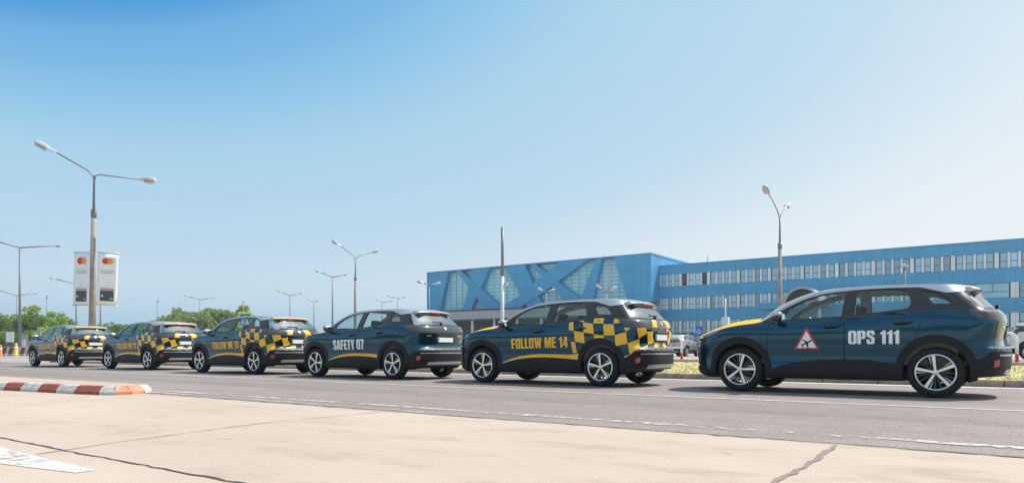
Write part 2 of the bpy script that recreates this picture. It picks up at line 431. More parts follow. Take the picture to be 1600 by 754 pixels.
def shrink(poly, d):
    P = np.array(poly); c = P.mean(0); v = P-c
    return [tuple(p) for p in c+v*(1-d/np.maximum(np.linalg.norm(v, axis=1, keepdims=True), .05))]
CLAD_TOP = [(1.40, .36), (1.55, .42), (1.8, .478), (2.1, .512), (2.45, .525), (2.8, .51), (3.12, .465)]

def make_wheel(parent, side, hx, ang):
    """wheel whose outer face looks to -Y (near) or +Y"""
    sg = -1 if side == 'near' else 1
    mb = MB(); mb.lathe([(.02, .12), (.14, .12), (.14, .145), (.02, .145)], 32)
    mb.box((.13, .11, .06), (.06, .06, .12))
    wh = mb.build('wheel', M['disc'], parent)
    prof = [(.238, .02), (.262, .005), (.30, 0), (.325, .010), (.342, .030), (.350, .055), (.351, .17), (.342, .195), (.32, .215), (.27, .222), (.238, .20)]
    mb = MB(); mb.lathe(prof, 64); 
    mb.build('tyre', M['rubber'], wh)
    mb = MB(); mb.mi = 0
    mb.lathe([(.252, .012), (.246, .006), (.236, .006), (.231, .014), (.228, .03)], 64)
    mb.mi = 1
    mb.lathe([(.228, .03), (.222, .06), (.215, .19), (.235, .20)], 64)
    mb.lathe([(.045, .035), (.06, .06), (.062, .10)], 24)
    mb.mi = 0
    mb.lathe([(.001, .018), (.030, .018), (.036, .024), (.038, .045)], 24)
    for k in range(5):
        a = R_(ang+72*k)
        ca, sa = math.cos(a), math.sin(a)
        def pt(r, t, h): return (r*ca-t*sa, h, r*sa+t*ca)
        def bar(r0, r1, a0, a1, b0, b1, h0, h1, th, mi):
            mb.mi = mi
            V = [pt(r0, a0, h0), pt(r0, a1, h0), pt(r1, b1, h1), pt(r1, b0, h1)]
            W = [(x, y+th, z) for x, y, z in V]
            v = [mb.bm.verts.new(p) for p in V+W]
            for q in ((0, 1, 2, 3), (7, 6, 5, 4), (0, 4, 5, 1), (1, 5, 6, 2), (2, 6, 7, 3), (3, 7, 4, 0)):
                f = mb.bm.faces.new([v[i] for i in q]); f.material_index = mi
        bar(.025, .234, -.014, .013, -.024, .020, .020, .012, .02, 0)
        bar(.125, .234, .034, .038, .046, .058, .018, .013, .02, 0)
        bar(.03, .232, -.020, .030, -.034, .066, .026, .018, .03, 1)
        for da in (-9, 9):
            a2 = R_(ang+72*k+36+da); ca, sa = math.cos(a2), math.sin(a2); bar(.05, .228, -.007, .007, -.010, .010, .045, .032, .02, 2)
        ca, sa = math.cos(a), math.sin(a)
    mb.build('rim', [M['alloy'], M['rimdark'], M['rimgrey']], wh)
    wh.location = (hx, sg*.895, HZ)
    if side != 'near': wh.rotation_euler = (0, 0, math.pi)
    return wh

def make_mirror(parent, sg):
    mb = MB(); mb.box((0, 0, 0), (.15, .225, .16), bev=.05)
    for v in mb.bm.verts:                    # tapered shell: narrower to the tip and to the front
        t = (v.co.y*sg+.10)/.20
        v.co.z *= 1-.22*max(0, t); v.co.x *= 1-.25*max(0, t)
        if v.co.x < 0: v.co.z *= .82
        f = v.co.z
    mb.tube([(-.01, -sg*.13, -.06), (.0, -sg*.04, -.055)], [.035, .03], 8)
    mb.mi = 1; mb.box((-.006, .01*sg, .042), (.142, .20, .078), bev=.036)
    o = mb.build('door_mirror', [M['black'], M['silver']], parent, smooth=True)
    o.location = (1.545, sg*1.00, 1.155)
    mb = MB(); mb.box((.074, .0, .0), (.006, .165, .11), bev=.002); mb.build('mirror_glass', M['alloy_mirror'], o)
    return o

def make_seat(parent, x, y, wdt=.46):
    mb = MB(); mb.box((x-.05, y, .62), (.50, wdt, .16), bev=.05)
    mb.box((x+.24, y, .90), (.14, wdt*.98, .58), Matrix.Rotation(R_(14), 4, 'Y'), bev=.06)
    o = mb.build('seat', M['seat'], parent, smooth=True)
    mb = MB(); mb.box((x+.335, y, 1.27), (.10, .25, .17), Matrix.Rotation(R_(8), 4, 'Y'), bev=.045)
    for s in (-.06, .06): mb.tube([(x+.32, y+s, 1.12), (x+.33, y+s, 1.22)], .008, 6)
    mb.build('headrest', M['seat'], o, smooth=True)
    return o
M['alloy_mirror'] = simple('mirror_silver', (.85, .86, .87), .02, 1, 0, .01, 5)

def build_suv(name, paint, bonnet_mat, roof_mat, detail=True, wang=(75, 97)):
    """one SUV heading -X, origin on the ground below the middle of the front bumper"""
    t = empty(name)
    # painted shell with both arches cut out
    loop = [(S0+2e-4, .22)]+[(s, .22) for s in (-.2, 0, .2, .4)]
    loop += arcp(HF, HZ+.01, .405, 200, -20)+arcp(HR, HZ+.01, .405, 200, -20)
    loop += [(4.05, .285), (4.3, .30), (SE(.30), .30)]
    loop += [(SE(z), z) for z in np.linspace(.33, 1.19, 30)]+[(SE(1.208), 1.208)]
    loop += [(float(s), float(BELT(s))) for s in np.linspace(5.0, 1.27, 70)]
    loop += [(float(s), float(ZTOP(s))) for s in np.linspace(1.24, S0+.03, 40)]+[(S0+2e-4, .885)]
    bd = sheet('body', [loop], paint, t, 0, .045)
    # dark plastics
    for nm, hx in (('wheel_arch_trim', HF), ('wheel_arch_trim', HR)):
        outer = arcp(hx, .378, .492, 196, -14, 40); inner = arcp(hx, HZ+.008, .398, -20, 200, 40)
        if hx == HF: outer = [p for p in outer if p[1] > .25]
        d = sheet_data([outer+inner], .012, .045, .05)
        for q in (d, flipY(d)): link(nm, mesh_from(nm, [q]), M['clad'], t)
    for sd in ('near', 'far'): sheet('sill_trim', [[(1.33, .225), (3.18, .225), (3.12, .465)]+CLAD_TOP[::-1][1:]+[(1.36, .34)]], M['clad'], t, .009, .05, .02, sd)
    lowr = [(4.0, .30), (4.3, .312)]+[(SE(.312), .312)]+[(SE(z), z) for z in np.linspace(.35, .668, 9)]
    rb = sheet('rear_bumper', [lowr+[(4.45, .668), (4.33, .655), (4.24, .63), (4.17, .575), (4.09, .53), (4.05, .515), (4.045, .43)]], M['clad'], t, .009, .04, .02)
    sheet('bumper_ledge', [[(4.36, .578), (SE(.578), .578)]+[(SE(z), z) for z in (.59, .60)]+[(4.36, .60)]], M['silver'], rb, .0115, .05)
    sheet('bumper_lit_top', [[(4.27, .636), (4.40, .640), (SE(.64), .64)]+[(SE(z), z) for z in (.655, .67, .685, .70)]+[(4.42, .70), (4.33, .672)]], M['ledge'], rb, .0115, .03)  # sky light on the dark bumper's sloping top, put in as paler grey
    sheet('skid_plate', [[(4.5, .335), (SE(.335), .335), (SE(.37), .37), (SE(.40), .40), (4.55, .40)]], M['silver'], rb, .0118, .05)
    for sd in ('near', 'far'): sheet('sill_seam', [[(2.447, .25), (2.458, .25), (2.458, .518), (2.447, .518)]], M['seam'], t, .0102, .05, 0, sd)
    for sd in ('near', 'far'):
        sheet('reflector', [[(4.262, .425), (4.345, .438), (4.352, .532), (4.268, .518)]], M['lamp_red'], t, .014, .04, .01, sd)
    sheet('front_bumper', [[(S0+2e-4, .222), (.52, .222), (.47, .33), (.2, .39), (S0+2e-4, .39)]], M['clad'], t, .009, .05, .02)
    sheet('front_grille', [[(S0+2e-4, .43), (-.02, .43), (.10, .60), (.13, .80), (-.05, .845), (S0+2e-4, .85)]], M['black'], t, .006, .05, .01)
    for sd in ('near', 'far'):
        sheet('headlight', [[(.10, .835), (.30, .865), (.52, .945), (.60, .985), (.46, .968), (.25, .905), (.08, .872)]], M['headlamp'], t, .006, .04, .008, sd)
        sheet('running_light', [[(.08, .50), (.14, .52), (.19, .80), (.12, .82)]], M['headlamp'], t, .007, .05, .006, sd)
    # under side and wheel wells
    mb = MB(); mb.box((2.2, 0, .30), (3.5, 1.45, .12)); mb.box((.75, 0, .35), (1.1, 1.3, .16)); mb.box((3.75, 0, .38), (1.0, 1.3, .16))
    for hx in (HF, HR):
        for sg in (-1, 1):
            q = arcp(hx, HZ+.01, .42, 200, -20, 20)
            for (a, b), (c, d) in zip(q, q[1:]):
                mb.face([(a, sg*.86, b), (c, sg*.86, d), (c, sg*.5, d), (a, sg*.5, b)])
            mb.face([(a, sg*.55, b) for a, b in q])
    mb.build('underbody', M['seam'], t, fix=False)
    # bonnet, glass, roof
    cb = pchip([-.5, -.38, -.2, 0, .3, .6, 1.0, 1.3], [0, .012, .045, .08, .112, .118, .11, .095])
    bow = lambda s: -.13*np.clip((s-.9)/.35, 0, 1)**1.5
    crown_grid('bonnet', S0+.01, 1.25, cb, bow, bonnet_mat, t, 40, 26, .004)
    cw = pchip([1.24, 1.45, 1.9, 2.2, 2.6, 3.2, 3.7, 4.06], [.09, .068, .065, .052, .045, .042, .038, .035])
    bw = lambda s: np.interp(s, [1.24, 1.6, 2.2, 2.6, 3.5, 4.06], [-.13, -.16, -.09, 0, 0, .10])
    crown_grid('windscreen', 1.28, 2.13, cw, bw, M['glass'], t, 24, 26, 0, .90)
    rf = crown_grid('roof', 2.13, 4.04, cw, bw, roof_mat, t, 40, 26)
    crown_grid('windscreen_frame', 1.24, 1.29, cw, bw, M['black'], t, 4, 26, .001)
    mb = MB()                                # A pillars beside the windscreen
    for sg in (-1, 1):
        ss = np.linspace(1.24, 2.16, 16); E = body(ss, ZTOP(ss)); c = cw(ss); b = bw(ss)
        T = np.array([1.0, .95, .885]); rows = []
        for i in range(16):
            rows.append([mb.bm.verts.new((E[i, 0]+b[i]*(1-tq**2), sg*tq*abs(E[i, 1]), E[i, 2]+c[i]*(1-tq**2.4)+.002)) for tq in T])
        for i in range(15):
            for j in range(2): mb.bm.faces.new((rows[i][j], rows[i+1][j], rows[i+1][j+1], rows[i][j+1])).smooth = True
    mb.build('windscreen_pillar', roof_mat if isinstance(roof_mat, bpy.types.Material) else M['silver'], t)
    # spoiler with the high brake light
    mb = MB(); rows = []
    for y in np.linspace(-.57, .57, 17):
        k = 1-abs(y/.57)**2.4; x0 = 3.92+.07*k; z0 = 1.532+.028*k; x1 = 4.055+.055*k
        rows.append([mb.bm.verts.new(p) for p in ((x0, y, z0), (x0+.06, y, z0-.002), (x1-.015, y, z0-.026), (x1, y, z0-.038), (x1-.008, y, z0-.054), (x0+.07, y, z0-.066), (x0, y, z0-.07))])
    for A, B in zip(rows, rows[1:]):
        for k in range(7): mb.bm.faces.new((A[k], A[(k+1) % 7], B[(k+1) % 7], B[k])).smooth = True
    mb.bm.faces.new(rows[0]); mb.bm.faces.new(rows[-1][::-1])
    mb.build('spoiler', roof_mat, rf)
    mb = MB(); mb.box((4.096, 0, 1.505), (.03, .36, .028), bev=.006); mb.build('brake_light', M['lamp_red'], rf)
    mb = MB(); mb.box((4.02, 0, 1.476), (.15, 1.06, .012)); mb.build('spoiler_lining', M['black'], rf)
    # side frames round the windows, windows, silver rail
    trim = [(float(s), float(BELT(s))-.012) for s in np.linspace(1.32, float(s_of_y(.775, 1.205)), 44)]
    trim += [(float(s_of_y(.765, 1.21)), 1.205), (float(s_of_y(.757, 1.225)), 1.225), (float(s_of_y(.614, 1.487)), 1.487), (float(s_of_y(.60, 1.50)), 1.50)]
    trim += ztop_pts(3.95, 1.34, 34, -.012)
    for sd in ('near', 'far'):
        wt = sheet('window_frame', [trim, FWIN, RWIN, QWIN], M['black'], t, .004, .05, .02, sd)
        sheet('pillar_lining', [trim, shrink(FWIN, -.012), shrink(RWIN, -.012), shrink(QWIN, -.012)], M['headliner'], wt, -.030, .06, 0, sd)
        sheet('quarter_window', [shrink(QWIN, -.012)], M['glass'], wt, -.006, .08, 0, sd)
        rail = [(1.27, float(ZTOP(1.27))-.004)]+ztop_pts(1.4, 2.4, 10, -.045)+ztop_pts(2.6, 3.35, 8, -.04)+[(3.42, 1.535), (3.58, 1.487), (3.715, 1.446), (3.80, 1.452), (3.93, 1.470), (3.99, 1.480)]+ztop_pts(4.02, 1.3, 40, .001)
        sheet('roof_rail', [rail], roof_mat if isinstance(roof_mat, bpy.types.Material) else M['silver'], t, .009, .05, .012, sd)
        for nm, dp, wp, hp in (('front_door', FDOOR, FWIN, (2.29, 1.000)), ('rear_door', RDOOR, RWIN, (3.21, 1.036))):
            d = sheet(nm, [dp], paint, t, .0028, .05, .004, sd)
            sheet('window', [shrink(wp, -.015)], M['glass'], d, -.006, .08, 0, sd)
            sheet('seam', [shrink(dp, -.009)], M['seam'], d, .0012, .05, 0, sd)
            h = [(hp[0]+.115*math.cos(a), hp[1]+.030*math.sin(a)+.010*math.cos(a)) for a in np.linspace(0, 2*math.pi, 18)[:-1]]
            hd = sheet('handle_recess', [h], M['seam'], d, .0045, .05, 0, sd)
            sg = -1 if sd == 'near' else 1
            yy = float(body(hp[0], hp[1])[1])*-sg
            mb = MB(); mb.tube([(hp[0]-.12, sg*abs(yy), hp[1]+.002), (hp[0]-.09, sg*(abs(yy)+.032), hp[1]+.006), (hp[0]+.08, sg*(abs(yy)+.034), hp[1]+.018), (hp[0]+.115, sg*abs(yy), hp[1]+.018)], [.012, .016, .017, .013], 8)
            mb.build('handle', M['black'], d)
        make_mirror(t, -1 if sd == 'near' else 1)
    fuel = rr(3.583, .985, 3.808, 1.125, .03)
    sheet('fuel_flap', [fuel], paint, bd, .0022, .05, .003, 'near')
    sheet('fuel_seam', [shrink(fuel, -.005)], M['seam'], bd, .0010, .05, 0, 'near')
    # tail
    d = sheet_data([rglass()], 0, .06); rg = link('rear_window', mesh_from('rear_window', [d, flipY(d)]), M['glass_dark'], t)
    mb = MB(); px = float(XR(1.262))+.012
    mb.tube([(px+.005, .0, 1.265), (px+.035, -.02, 1.275), (px+.02, -.33, 1.278)], [.03, .018, .010], 8)
    mb.build('wiper', M['black'], rg)
    tg = [(float(s_of_y(y, 1.055)), 1.055) for y in (.78, .6, .4, .2)]+[(SE(1.055), 1.055)]+[(SE(z), z) for z in (1.10, 1.15, 1.20)]
    tail = [(3.955, 1.203), (4.02, 1.13), (4.085, 1.062)]+tg+[(4.5, 1.203), (4.2, 1.208)]
    sheet('tail_band', [tail], M['band'], t, .005, .045, .008)
    for sd in ('near', 'far'):
        L1 = [(3.985, 1.186), (4.095, 1.072), (4.30, 1.068), (4.56, 1.068), (4.56, 1.172), (4.30, 1.182)]
        tl = sheet('tail_light', [L1], M['lamp_smoke'], t, .0075, .045, .004, sd)
        cl = []
        for k in range(3):
            u = 4.22+.105*k; cl.append([(u, 1.09), (u+.028, 1.09), (u-.03, 1.17), (u-.058, 1.17)])
        sheets('light_claw', cl, M['lamp_claw'], tl, .0086, .05, sd)
    rec = [(float(s_of_y(.33, .80)), .80), (SE(.80), .80), (SE(.90), .90), (SE(.99), .99), (float(s_of_y(.29, .99)), .99), (float(s_of_y(.33, .97)), .97)]
    tgt = sheet('plate_recess', [rec], M['seam'], t, .003, .05)
    mb = MB(); xx = float(XR(.885)); mb.box((xx+.012, 0, .885), (.012, .52, .112), bev=.004); npl = mb.build('number_plate', M['plate'], tgt)
    mb = MB(); mb.box((xx+.0188, -.238, .885), (.001, .034, .100)); mb.build('plate_band', M['plate_blue'], npl)
    mb = MB(); mb.box((xx+.016, 0, .975), (.03, .46, .026), bev=.006); mb.build('plate_lamp_bar', M['black'], tgt)
    em = [(float(s_of_y(.035, zq)) if q else SE(zq), zq) for q, zq in ((1, 1.165), (1, 1.12), (0, 1.098))]+[(SE(1.165), 1.165)]
    sheet('emblem', [em], M['alloy'], t, .0105, .03)
    for sd in ('near', 'far'): sheet('model_badge', [[(4.52, .962), (4.64, .962), (4.64, .985), (4.52, .985)]], M['alloy'], t, .006, .05, 0, sd)
    # tailgate shut line
    for sd in ('near', 'far'): sheets('tailgate_seam', [[(4.30, .69), (4.312, .69), (4.34, .84), (4.36, 1.055), (4.348, 1.055), (4.328, .84)]], M['seam'], t, .0014, .05, sd)
    # cabin
    mb = MB(); mb.mi = 0
    mb.box((2.5, 0, .47), (2.9, 1.5, .06))
    for sg in (-1, 1): mb.box((2.55, sg*.80, .78), (2.6, .03, .64))
    mb.box((3.95, 0, .80), (.04, 1.3, .68)); mb.box((3.55, 0, 1.10), (.75, 1.3, .03))
    mb.build('cabin', M['cabin'], t)
    crown_grid('headliner', 2.2, 3.95, cw, bw, M['headliner'], t, 14, 10, -.045, .93)
    mb = MB(); mb.box((1.60, 0, .92), (.46, 1.5, .26), bev=.08); mb.box((1.95, 0, .66), (.6, .22, .3), bev=.05)
    ds = mb.build('dashboard', M['cabin'], t)
    mb = MB(); q = [(1.93+.055*math.sin(a)*-1, -.37+.185*math.cos(a), .97+.17*math.sin(a)) for a in np.linspace(0, 2*math.pi, 25)]
    mb.tube(q, .014, 8, False); mb.box((1.92, -.37, .97), (.05, .16, .10), bev=.02); mb.build('steering_wheel', M['cabin'], ds)
    for y in (-.37, .37): make_seat(t, 2.18, y)
    mb = MB(); mb.box((2.95, 0, .62), (.5, 1.3, .16), bev=.05); mb.box((3.24, 0, .88), (.14, 1.3, .50), Matrix.Rotation(R_(16), 4, 'Y'), bev=.05)
    rs = mb.build('rear_seat', M['seat'], t, smooth=True)
    for y in (-.42, .42):
        mb = MB(); mb.box((3.32, y, 1.20), (.09, .24, .14), bev=.04); mb.build('headrest', M['seat'], rs, smooth=True)
    for hx, an in ((HF, wang[0]), (HR, wang[1])):
        make_wheel(t, 'near', hx, an); make_wheel(t, 'far', hx, an)
    return t
M['plate_blue'] = simple('plate_blue', (.03, .09, .45), .4)
M['lamp_claw'] = simple('lamp_claw', (.10, .03, .032), .15, 0, 1, .1, 8)

# liveries (near side and tail) -------------------------------------------------
CHECK = [
 [(2.958, 1.160), (3.052, 1.168), (3.075, 1.008), (2.972, 1.022)], [(3.259, 1.164), (3.467, 1.13), (3.499, .942), (3.287, .975)],
 [(3.679, 1.118), (3.879, 1.113), (3.911, .92), (3.699, .917)], [(3.479, 1.222), (3.675, 1.222), (3.683, 1.126), (3.475, 1.138)],
 [(3.871, 1.21), (3.95, 1.203), (4.00, 1.14), (3.985, 1.132), (3.879, 1.121)], [(3.155, 1.186), (3.279, 1.193), (3.259, 1.164)],
 [(3.078, 1.005), (3.287, .975), (3.299, .779), (3.103, .818)], [(3.499, .937), (3.699, .917), (3.699, .872), (3.60, .878), (3.499, .866)],
 [(3.911, .92), (4.111, .973), (4.135, .775), (3.915, .726)], [(4.075, 1.053), (4.195, 1.043), (4.115, .978)],
 [(4.303, 1.047), (4.508, 1.048), (4.548, .956), (4.343, .864)], [(4.135, .775), (4.359, .859), (4.359, .668), (4.25, .645), (4.17, .578)],
 [(4.057, .536), (4.10, .555), (4.16, .578), (4.165, .565), (4.10, .532), (4.06, .522)], [(4.387, .690), (4.568, .753), (4.56, .675), (4.41, .672)],
 [(4.548, .956), (4.72, 1.0), (4.715, .91), (4.80, .80), (4.584, .76)],
 [(4.80, .79), (4.955, .79), (4.955, .675), (4.74, .675)],
 [(3.014, .806), (3.103, .804), (3.119, .605), (3.034, .605)]]
CHECK_FAR = [[(4.93, 1.047), (4.80, 1.047), (4.80, 1.00), (4.93, 1.00)], [(4.30, 1.047), (4.508, 1.048), (4.548, .956), (4.343, .864)], [(4.548, .956), (4.735, 1.0), (4.72, .86), (4.70, .77), (4.584, .76)],
 [(4.83, .79), (4.98, .79), (4.98, .675), (4.83, .675)], [(4.387, .690), (4.568, .753), (4.56, .675), (4.41, .672)]]
CHECK_TAIL = [[(4.70, 1.195), (4.86, 1.195), (4.86, 1.062), (4.70, 1.062)]]
CHECK_TAIL_FAR = [[(4.72, 1.195), (4.92, 1.195), (4.92, 1.062), (4.72, 1.062)]]
STRIPE = [(1.417, .40), (1.50, .432), (1.621, .478), (1.75, .512), (1.862, .542), (2.162, .576), (2.39, .583), (2.674, .580), (2.95, .572), (3.147, .595), (3.135, .478), (2.95, .495), (2.674, .512), (2.394, .522), (2.102, .512), (1.806, .480), (1.621, .446), (1.50, .412)]
STRIPE_PLAIN = [p if p[0] < 3.0 else (3.105, .562 if p[1] > .55 else .478) for p in STRIPE]
def add_check(t):
    for ds in ([sheet_data([q], .0075, .05) for q in CHECK]+[sheet_data([q], .0098, .05) for q in CHECK_TAIL],
               [flipY(sheet_data([q], .0075, .05)) for q in CHECK_FAR]+[flipY(sheet_data([q], .0098, .05)) for q in CHECK_TAIL_FAR]):
        o = link('checker_pattern', mesh_from('checker_pattern', ds), M['yellow'], t)
    return [c for c in t.children if c.name.startswith('checker')]
# ---------------------------------------------------------------- ground, road, kerbs
def ground_mats():
    m, N, L, P = newmat('asphalt')
    n1 = noise(N, L, .35, 4, .6, stretch=(.25, 1, 1)); n2 = noise(N, L, 45, 3, .7); n3 = noise(N, L, 2.2, 5, .65)
    c1 = ramp(N, L, n1.outputs[0], [(.3, (.285, .238, .218)), (.7, (.35, .297, .272))])
    c2 = ramp(N, L, n2.outputs[0], [(.33, (.42, .42, .42)), (.5, (.95, .95, .95)), (.66, (1.15, 1.15, 1.15))])
    c3 = ramp(N, L, n3.outputs[0], [(.35, (.82, .82, .82)), (.65, (1, 1, 1))])
    x = mix(N, L, .8, c1.outputs[0], c2.outputs[0], 'MULTIPLY'); x = mix(N, L, .8, x, c3.outputs[0], 'MULTIPLY')
    n5 = noise(N, L, 1.0, 2, .5, stretch=(.02, 1.1, 1)); c5 = ramp(N, L, n5.outputs[0], [(.38, (.84, .84, .85)), (.52, (1, 1, 1)), (.66, (.92, .92, .93))]); x = mix(N, L, 1.0, x, c5.outputs[0], 'MULTIPLY')
    n6 = noise(N, L, 1.3, 6, .75); c6 = ramp(N, L, n6.outputs[0], [(.28, (.70, .69, .68)), (.36, (1, 1, 1))]); x = mix(N, L, .8, x, c6.outputs[0], 'MULTIPLY')
    L.new(x, P.inputs['Base Color']); P.inputs['Roughness'].default_value = .8; P.inputs['Specular IOR Level'].default_value = .3
    b = N.new('ShaderNodeBump'); b.inputs['Strength'].default_value = .7; b.inputs['Distance'].default_value = .006
    L.new(n2.outputs[0], b.inputs['Height']); L.new(b.outputs[0], P.inputs['Normal']); M['asphalt'] = m

    m, N, L, P = newmat('concrete_slab')
    n1 = noise(N, L, .5, 6, .62, stretch=(.5, 1, 1)); n2 = noise(N, L, 90, 3, .6); n3 = noise(N, L, 1.8, 9, .72, stretch=(.6, 1.1, 1)); n4 = noise(N, L, 14, 4, .7)
    c1 = ramp(N, L, n1.outputs[0], [(.3, (.48, .382, .316)), (.7, (.56, .455, .378))])
    c3 = ramp(N, L, n3.outputs[0], [(.30, (.74, .72, .70)), (.48, (.96, .96, .96)), (.7, (1, 1, 1))])
    c2 = ramp(N, L, n2.outputs[0], [(.3, (.70, .69, .68)), (.55, (1, 1, 1)), (.75, (1.06, 1.06, 1.06))])
    c4 = ramp(N, L, n4.outputs[0], [(.30, (.80, .78, .76)), (.42, (1, 1, 1))])
    x = mix(N, L, .9, c1.outputs[0], c3.outputs[0], 'MULTIPLY'); x = mix(N, L, .7, x, c2.outputs[0], 'MULTIPLY'); x = mix(N, L, .55, x, c4.outputs[0], 'MULTIPLY')
    n7 = noise(N, L, 3.3, 3, .55); c7 = ramp(N, L, n7.outputs[0], [(.24, (.62, .60, .58)), (.30, (1, 1, 1))]); x = mix(N, L, .7, x, c7.outputs[0], 'MULTIPLY')
    L.new(x, P.inputs['Base Color']); P.inputs['Roughness'].default_value = .85; P.inputs['Specular IOR Level'].default_value = .25
    b = N.new('ShaderNodeBump'); b.inputs['Strength'].default_value = .35; b.inputs['Distance'].default_value = .004
    L.new(n2.outputs[0], b.inputs['Height']); L.new(b.outputs[0], P.inputs['Normal']); M['concrete'] = m

    # worn road paint: the film is missing where the noise is low
    for nm, thr, col in (('road_paint', .35, (.70, .68, .65)), ('arrow_paint', .385, (.70, .67, .63)), ('worn_paint', .49, (.66, .62, .57)), ('faded_paint', .55, (.60, .57, .53))):
        m, N, L, P = newmat(nm)
        n1 = noise(N, L, 9, 6, .75); n2 = noise(N, L, .8, 3, .6)
        ad = N.new('ShaderNodeMath'); ad.operation = 'MULTIPLY_ADD'; L.new(n2.outputs[0], ad.inputs[0]); ad.inputs[1].default_value = .5; L.new(n1.outputs[0], ad.inputs[2])
        r = ramp(N, L, ad.outputs[0], [(thr+.22, (0, 0, 0)), (thr+.32, (.92, .92, .92))])
        L.new(r.outputs[0], P.inputs['Alpha'])
        c = ramp(N, L, n1.outputs[0], [(.3, tuple(k*.8 for k in col)), (.6, col)]); L.new(c.outputs[0], P.inputs['Base Color'])
        P.inputs['Roughness'].default_value = .6; M[nm] = m

    m, N, L, P = newmat('dry_grass_soil')
    n1 = noise(N, L, .35, 5, .6); n2 = noise(N, L, 6, 5, .7)
    c1 = ramp(N, L, n1.outputs[0], [(.35, (.66, .54, .27)), (.5, (.60, .51, .23)), (.72, (.34, .36, .10))])
    c2 = ramp(N, L, n2.outputs[0], [(.3, (.55, .55, .55)), (.6, (1, 1, 1))])
    x = mix(N, L, .8, c1.outputs[0], c2.outputs[0], 'MULTIPLY'); L.new(x, P.inputs['Base Color']); P.inputs['Roughness'].default_value = .95; M['soil'] = m
    m, N, L, P = newmat('pale_paving')
    n1 = noise(N, L, .06, 5, .6); n2 = noise(N, L, 3, 5, .7)
    c1 = ramp(N, L, n1.outputs[0], [(.35, (.30, .27, .24)), (.65, (.42, .38, .34))]); c2 = ramp(N, L, n2.outputs[0], [(.3, (.85, .85, .85)), (.6, (1, 1, 1))])
    x = mix(N, L, .8, c1.outputs[0], c2.outputs[0], 'MULTIPLY'); L.new(x, P.inputs['Base Color']); P.inputs['Roughness'].default_value = .9; M['paving'] = m
ground_mats()
M['kerb_stone'] = simple('kerb_stone', (.46, .35, .265), .85, 0, 0, .25, 5, .3, .4)
M['kerb_red'] = simple('kerb_red_paint', (.34, .095, .07), .75, 0, 0, .3, 9, .3, .3)
M['kerb_orange'] = simple('kerb_orange_paint', (.62, .27, .15), .7, 0, 0, .12, 7, .3, .3)
M['kerb_white'] = simple('kerb_white_paint', (.58, .555, .53), .75, 0, 0, .25, 11, .3, .3)
M['joint'] = simple('joint_tar', (.10, .082, .068), .9, 0, 0, .3, 30)
M['joint_soft'] = simple('joint_sealant', (.235, .20, .17), .9, 0, 0, .2, 20)
def flat(name, poly, z, mat, kind='structure'):
    mb = MB(); mb.face([(x, y, z) for x, y in poly]); o = mb.build(name, mat)
    if o.data.polygons[0].normal.z < 0: o.data.flip_normals()
    return tag(o, kind=kind)
def rect(x0, x1, y0, y1): return [(x0, y0), (x1, y0), (x1, y1), (x0, y1)]
flat('ground', rect(-1500, 1500, -1500, 1500), -.012, M['paving'])
rng = random.Random(5)
# apron with a broken front edge towards the asphalt
edge = [(-60, 5.25)]
x = -14.
while x < 12: edge.append((x, 5.27+rng.uniform(-.035, .035))); x += rng.uniform(.12, .4)
edge += [(60, 5.28)]
flat('concrete_apron', [(-60, -40)]+[(60, -40)]+edge[::-1], .0, M['concrete'])
road_near = [(x_, y_-.0) for x_, y_ in edge]
flat('road', road_near+[(60, 15.02), (-120, 15.02), (-120, 5.25)], -.005, M['asphalt'])
def strip(name, pts, wd, z, mat, jag=0., seed=1):
    r = random.Random(seed); P = []
    for a, b in zip(pts, pts[1:]):
        a = Vector(a); b = Vector(b); k = max(1, int((b-a).length/.10)) if jag else 1
        P += [a+(b-a)*j/k for j in range(k)]
    P.append(Vector(pts[-1])); mb = MB(); rows = []
    for i, p in enumerate(P):
        t = (P[min(i+1, len(P)-1)]-P[max(i-1, 0)]).normalized(); n = Vector((-t.y, t.x))
        q = p+n*r.uniform(-jag, jag); h = wd/2*(1+(r.uniform(-.45, .45) if jag else 0))
        rows.append((mb.bm.verts.new((q.x+n.x*h, q.y+n.y*h, z)), mb.bm.verts.new((q.x-n.x*h, q.y-n.y*h, z))))
    for a, b in zip(rows, rows[1:]): mb.bm.faces.new((a[1], b[1], b[0], a[0]))
    return tag(mb.build(name, mat), kind='structure')
strip('lane_line', [(-70, 9.40), (-14, 9.44), (-6.5, 9.30), (30, 9.33)], .10, .001, M['road_paint'])
strip('edge_line', [(-12, 5.80), (-7.3, 5.80), (30, 5.76)], .13, .001, M['worn_paint'])
strip('edge_line', [(-11.5, 5.52), (-6.2, 5.45), (-4.2, 5.36)], .10, .0015, M['faded_paint'])
strip('gutter_line', [(-90, 14.62), (40, 14.62)], .42, .001, M['road_paint'])
strip('road_edge_gap', [(-11, 5.29), (-4, 5.27), (1, 5.27), (8, 5.27)], .035, .0035, M['joint'], .018, 3)
strip('slab_joint', [(-7.2, 1.985), (-4.9, 1.975), (-3.1, 2.00), (-1, 1.99), (6, 2.0)], .019, .004, M['joint'], .010, 4)
strip('slab_joint', [(-4.985, 1.80), (-5.19, 2.46), (-5.44, 3.70), (-5.40, 5.2)], .013, .0042, M['joint_soft'], .004, 5)
strip('slab_joint', [(-.90, 2.6), (-.93, 3.56), (-.92, 4.32), (-.95, 5.2)], .034, .0044, M['joint_soft'], .012, 6)
strip('slab_joint', [(-9.9, 2.0), (-10.2, 3.2), (-10.5, 4.55)], .012, .0040, M['joint_soft'], .004, 7)
strip('slab_joint', [(-7.2, 1.985), (-40, 1.985)], .02, .0041, M['joint_soft'], .006, 8)
ar = [ground(*p) for p in ((-60, 690), (0, 697), (14, 702), (65, 715), (150, 734.5), (118, 738.5), (30, 728), (0, 724), (-80, 716))]
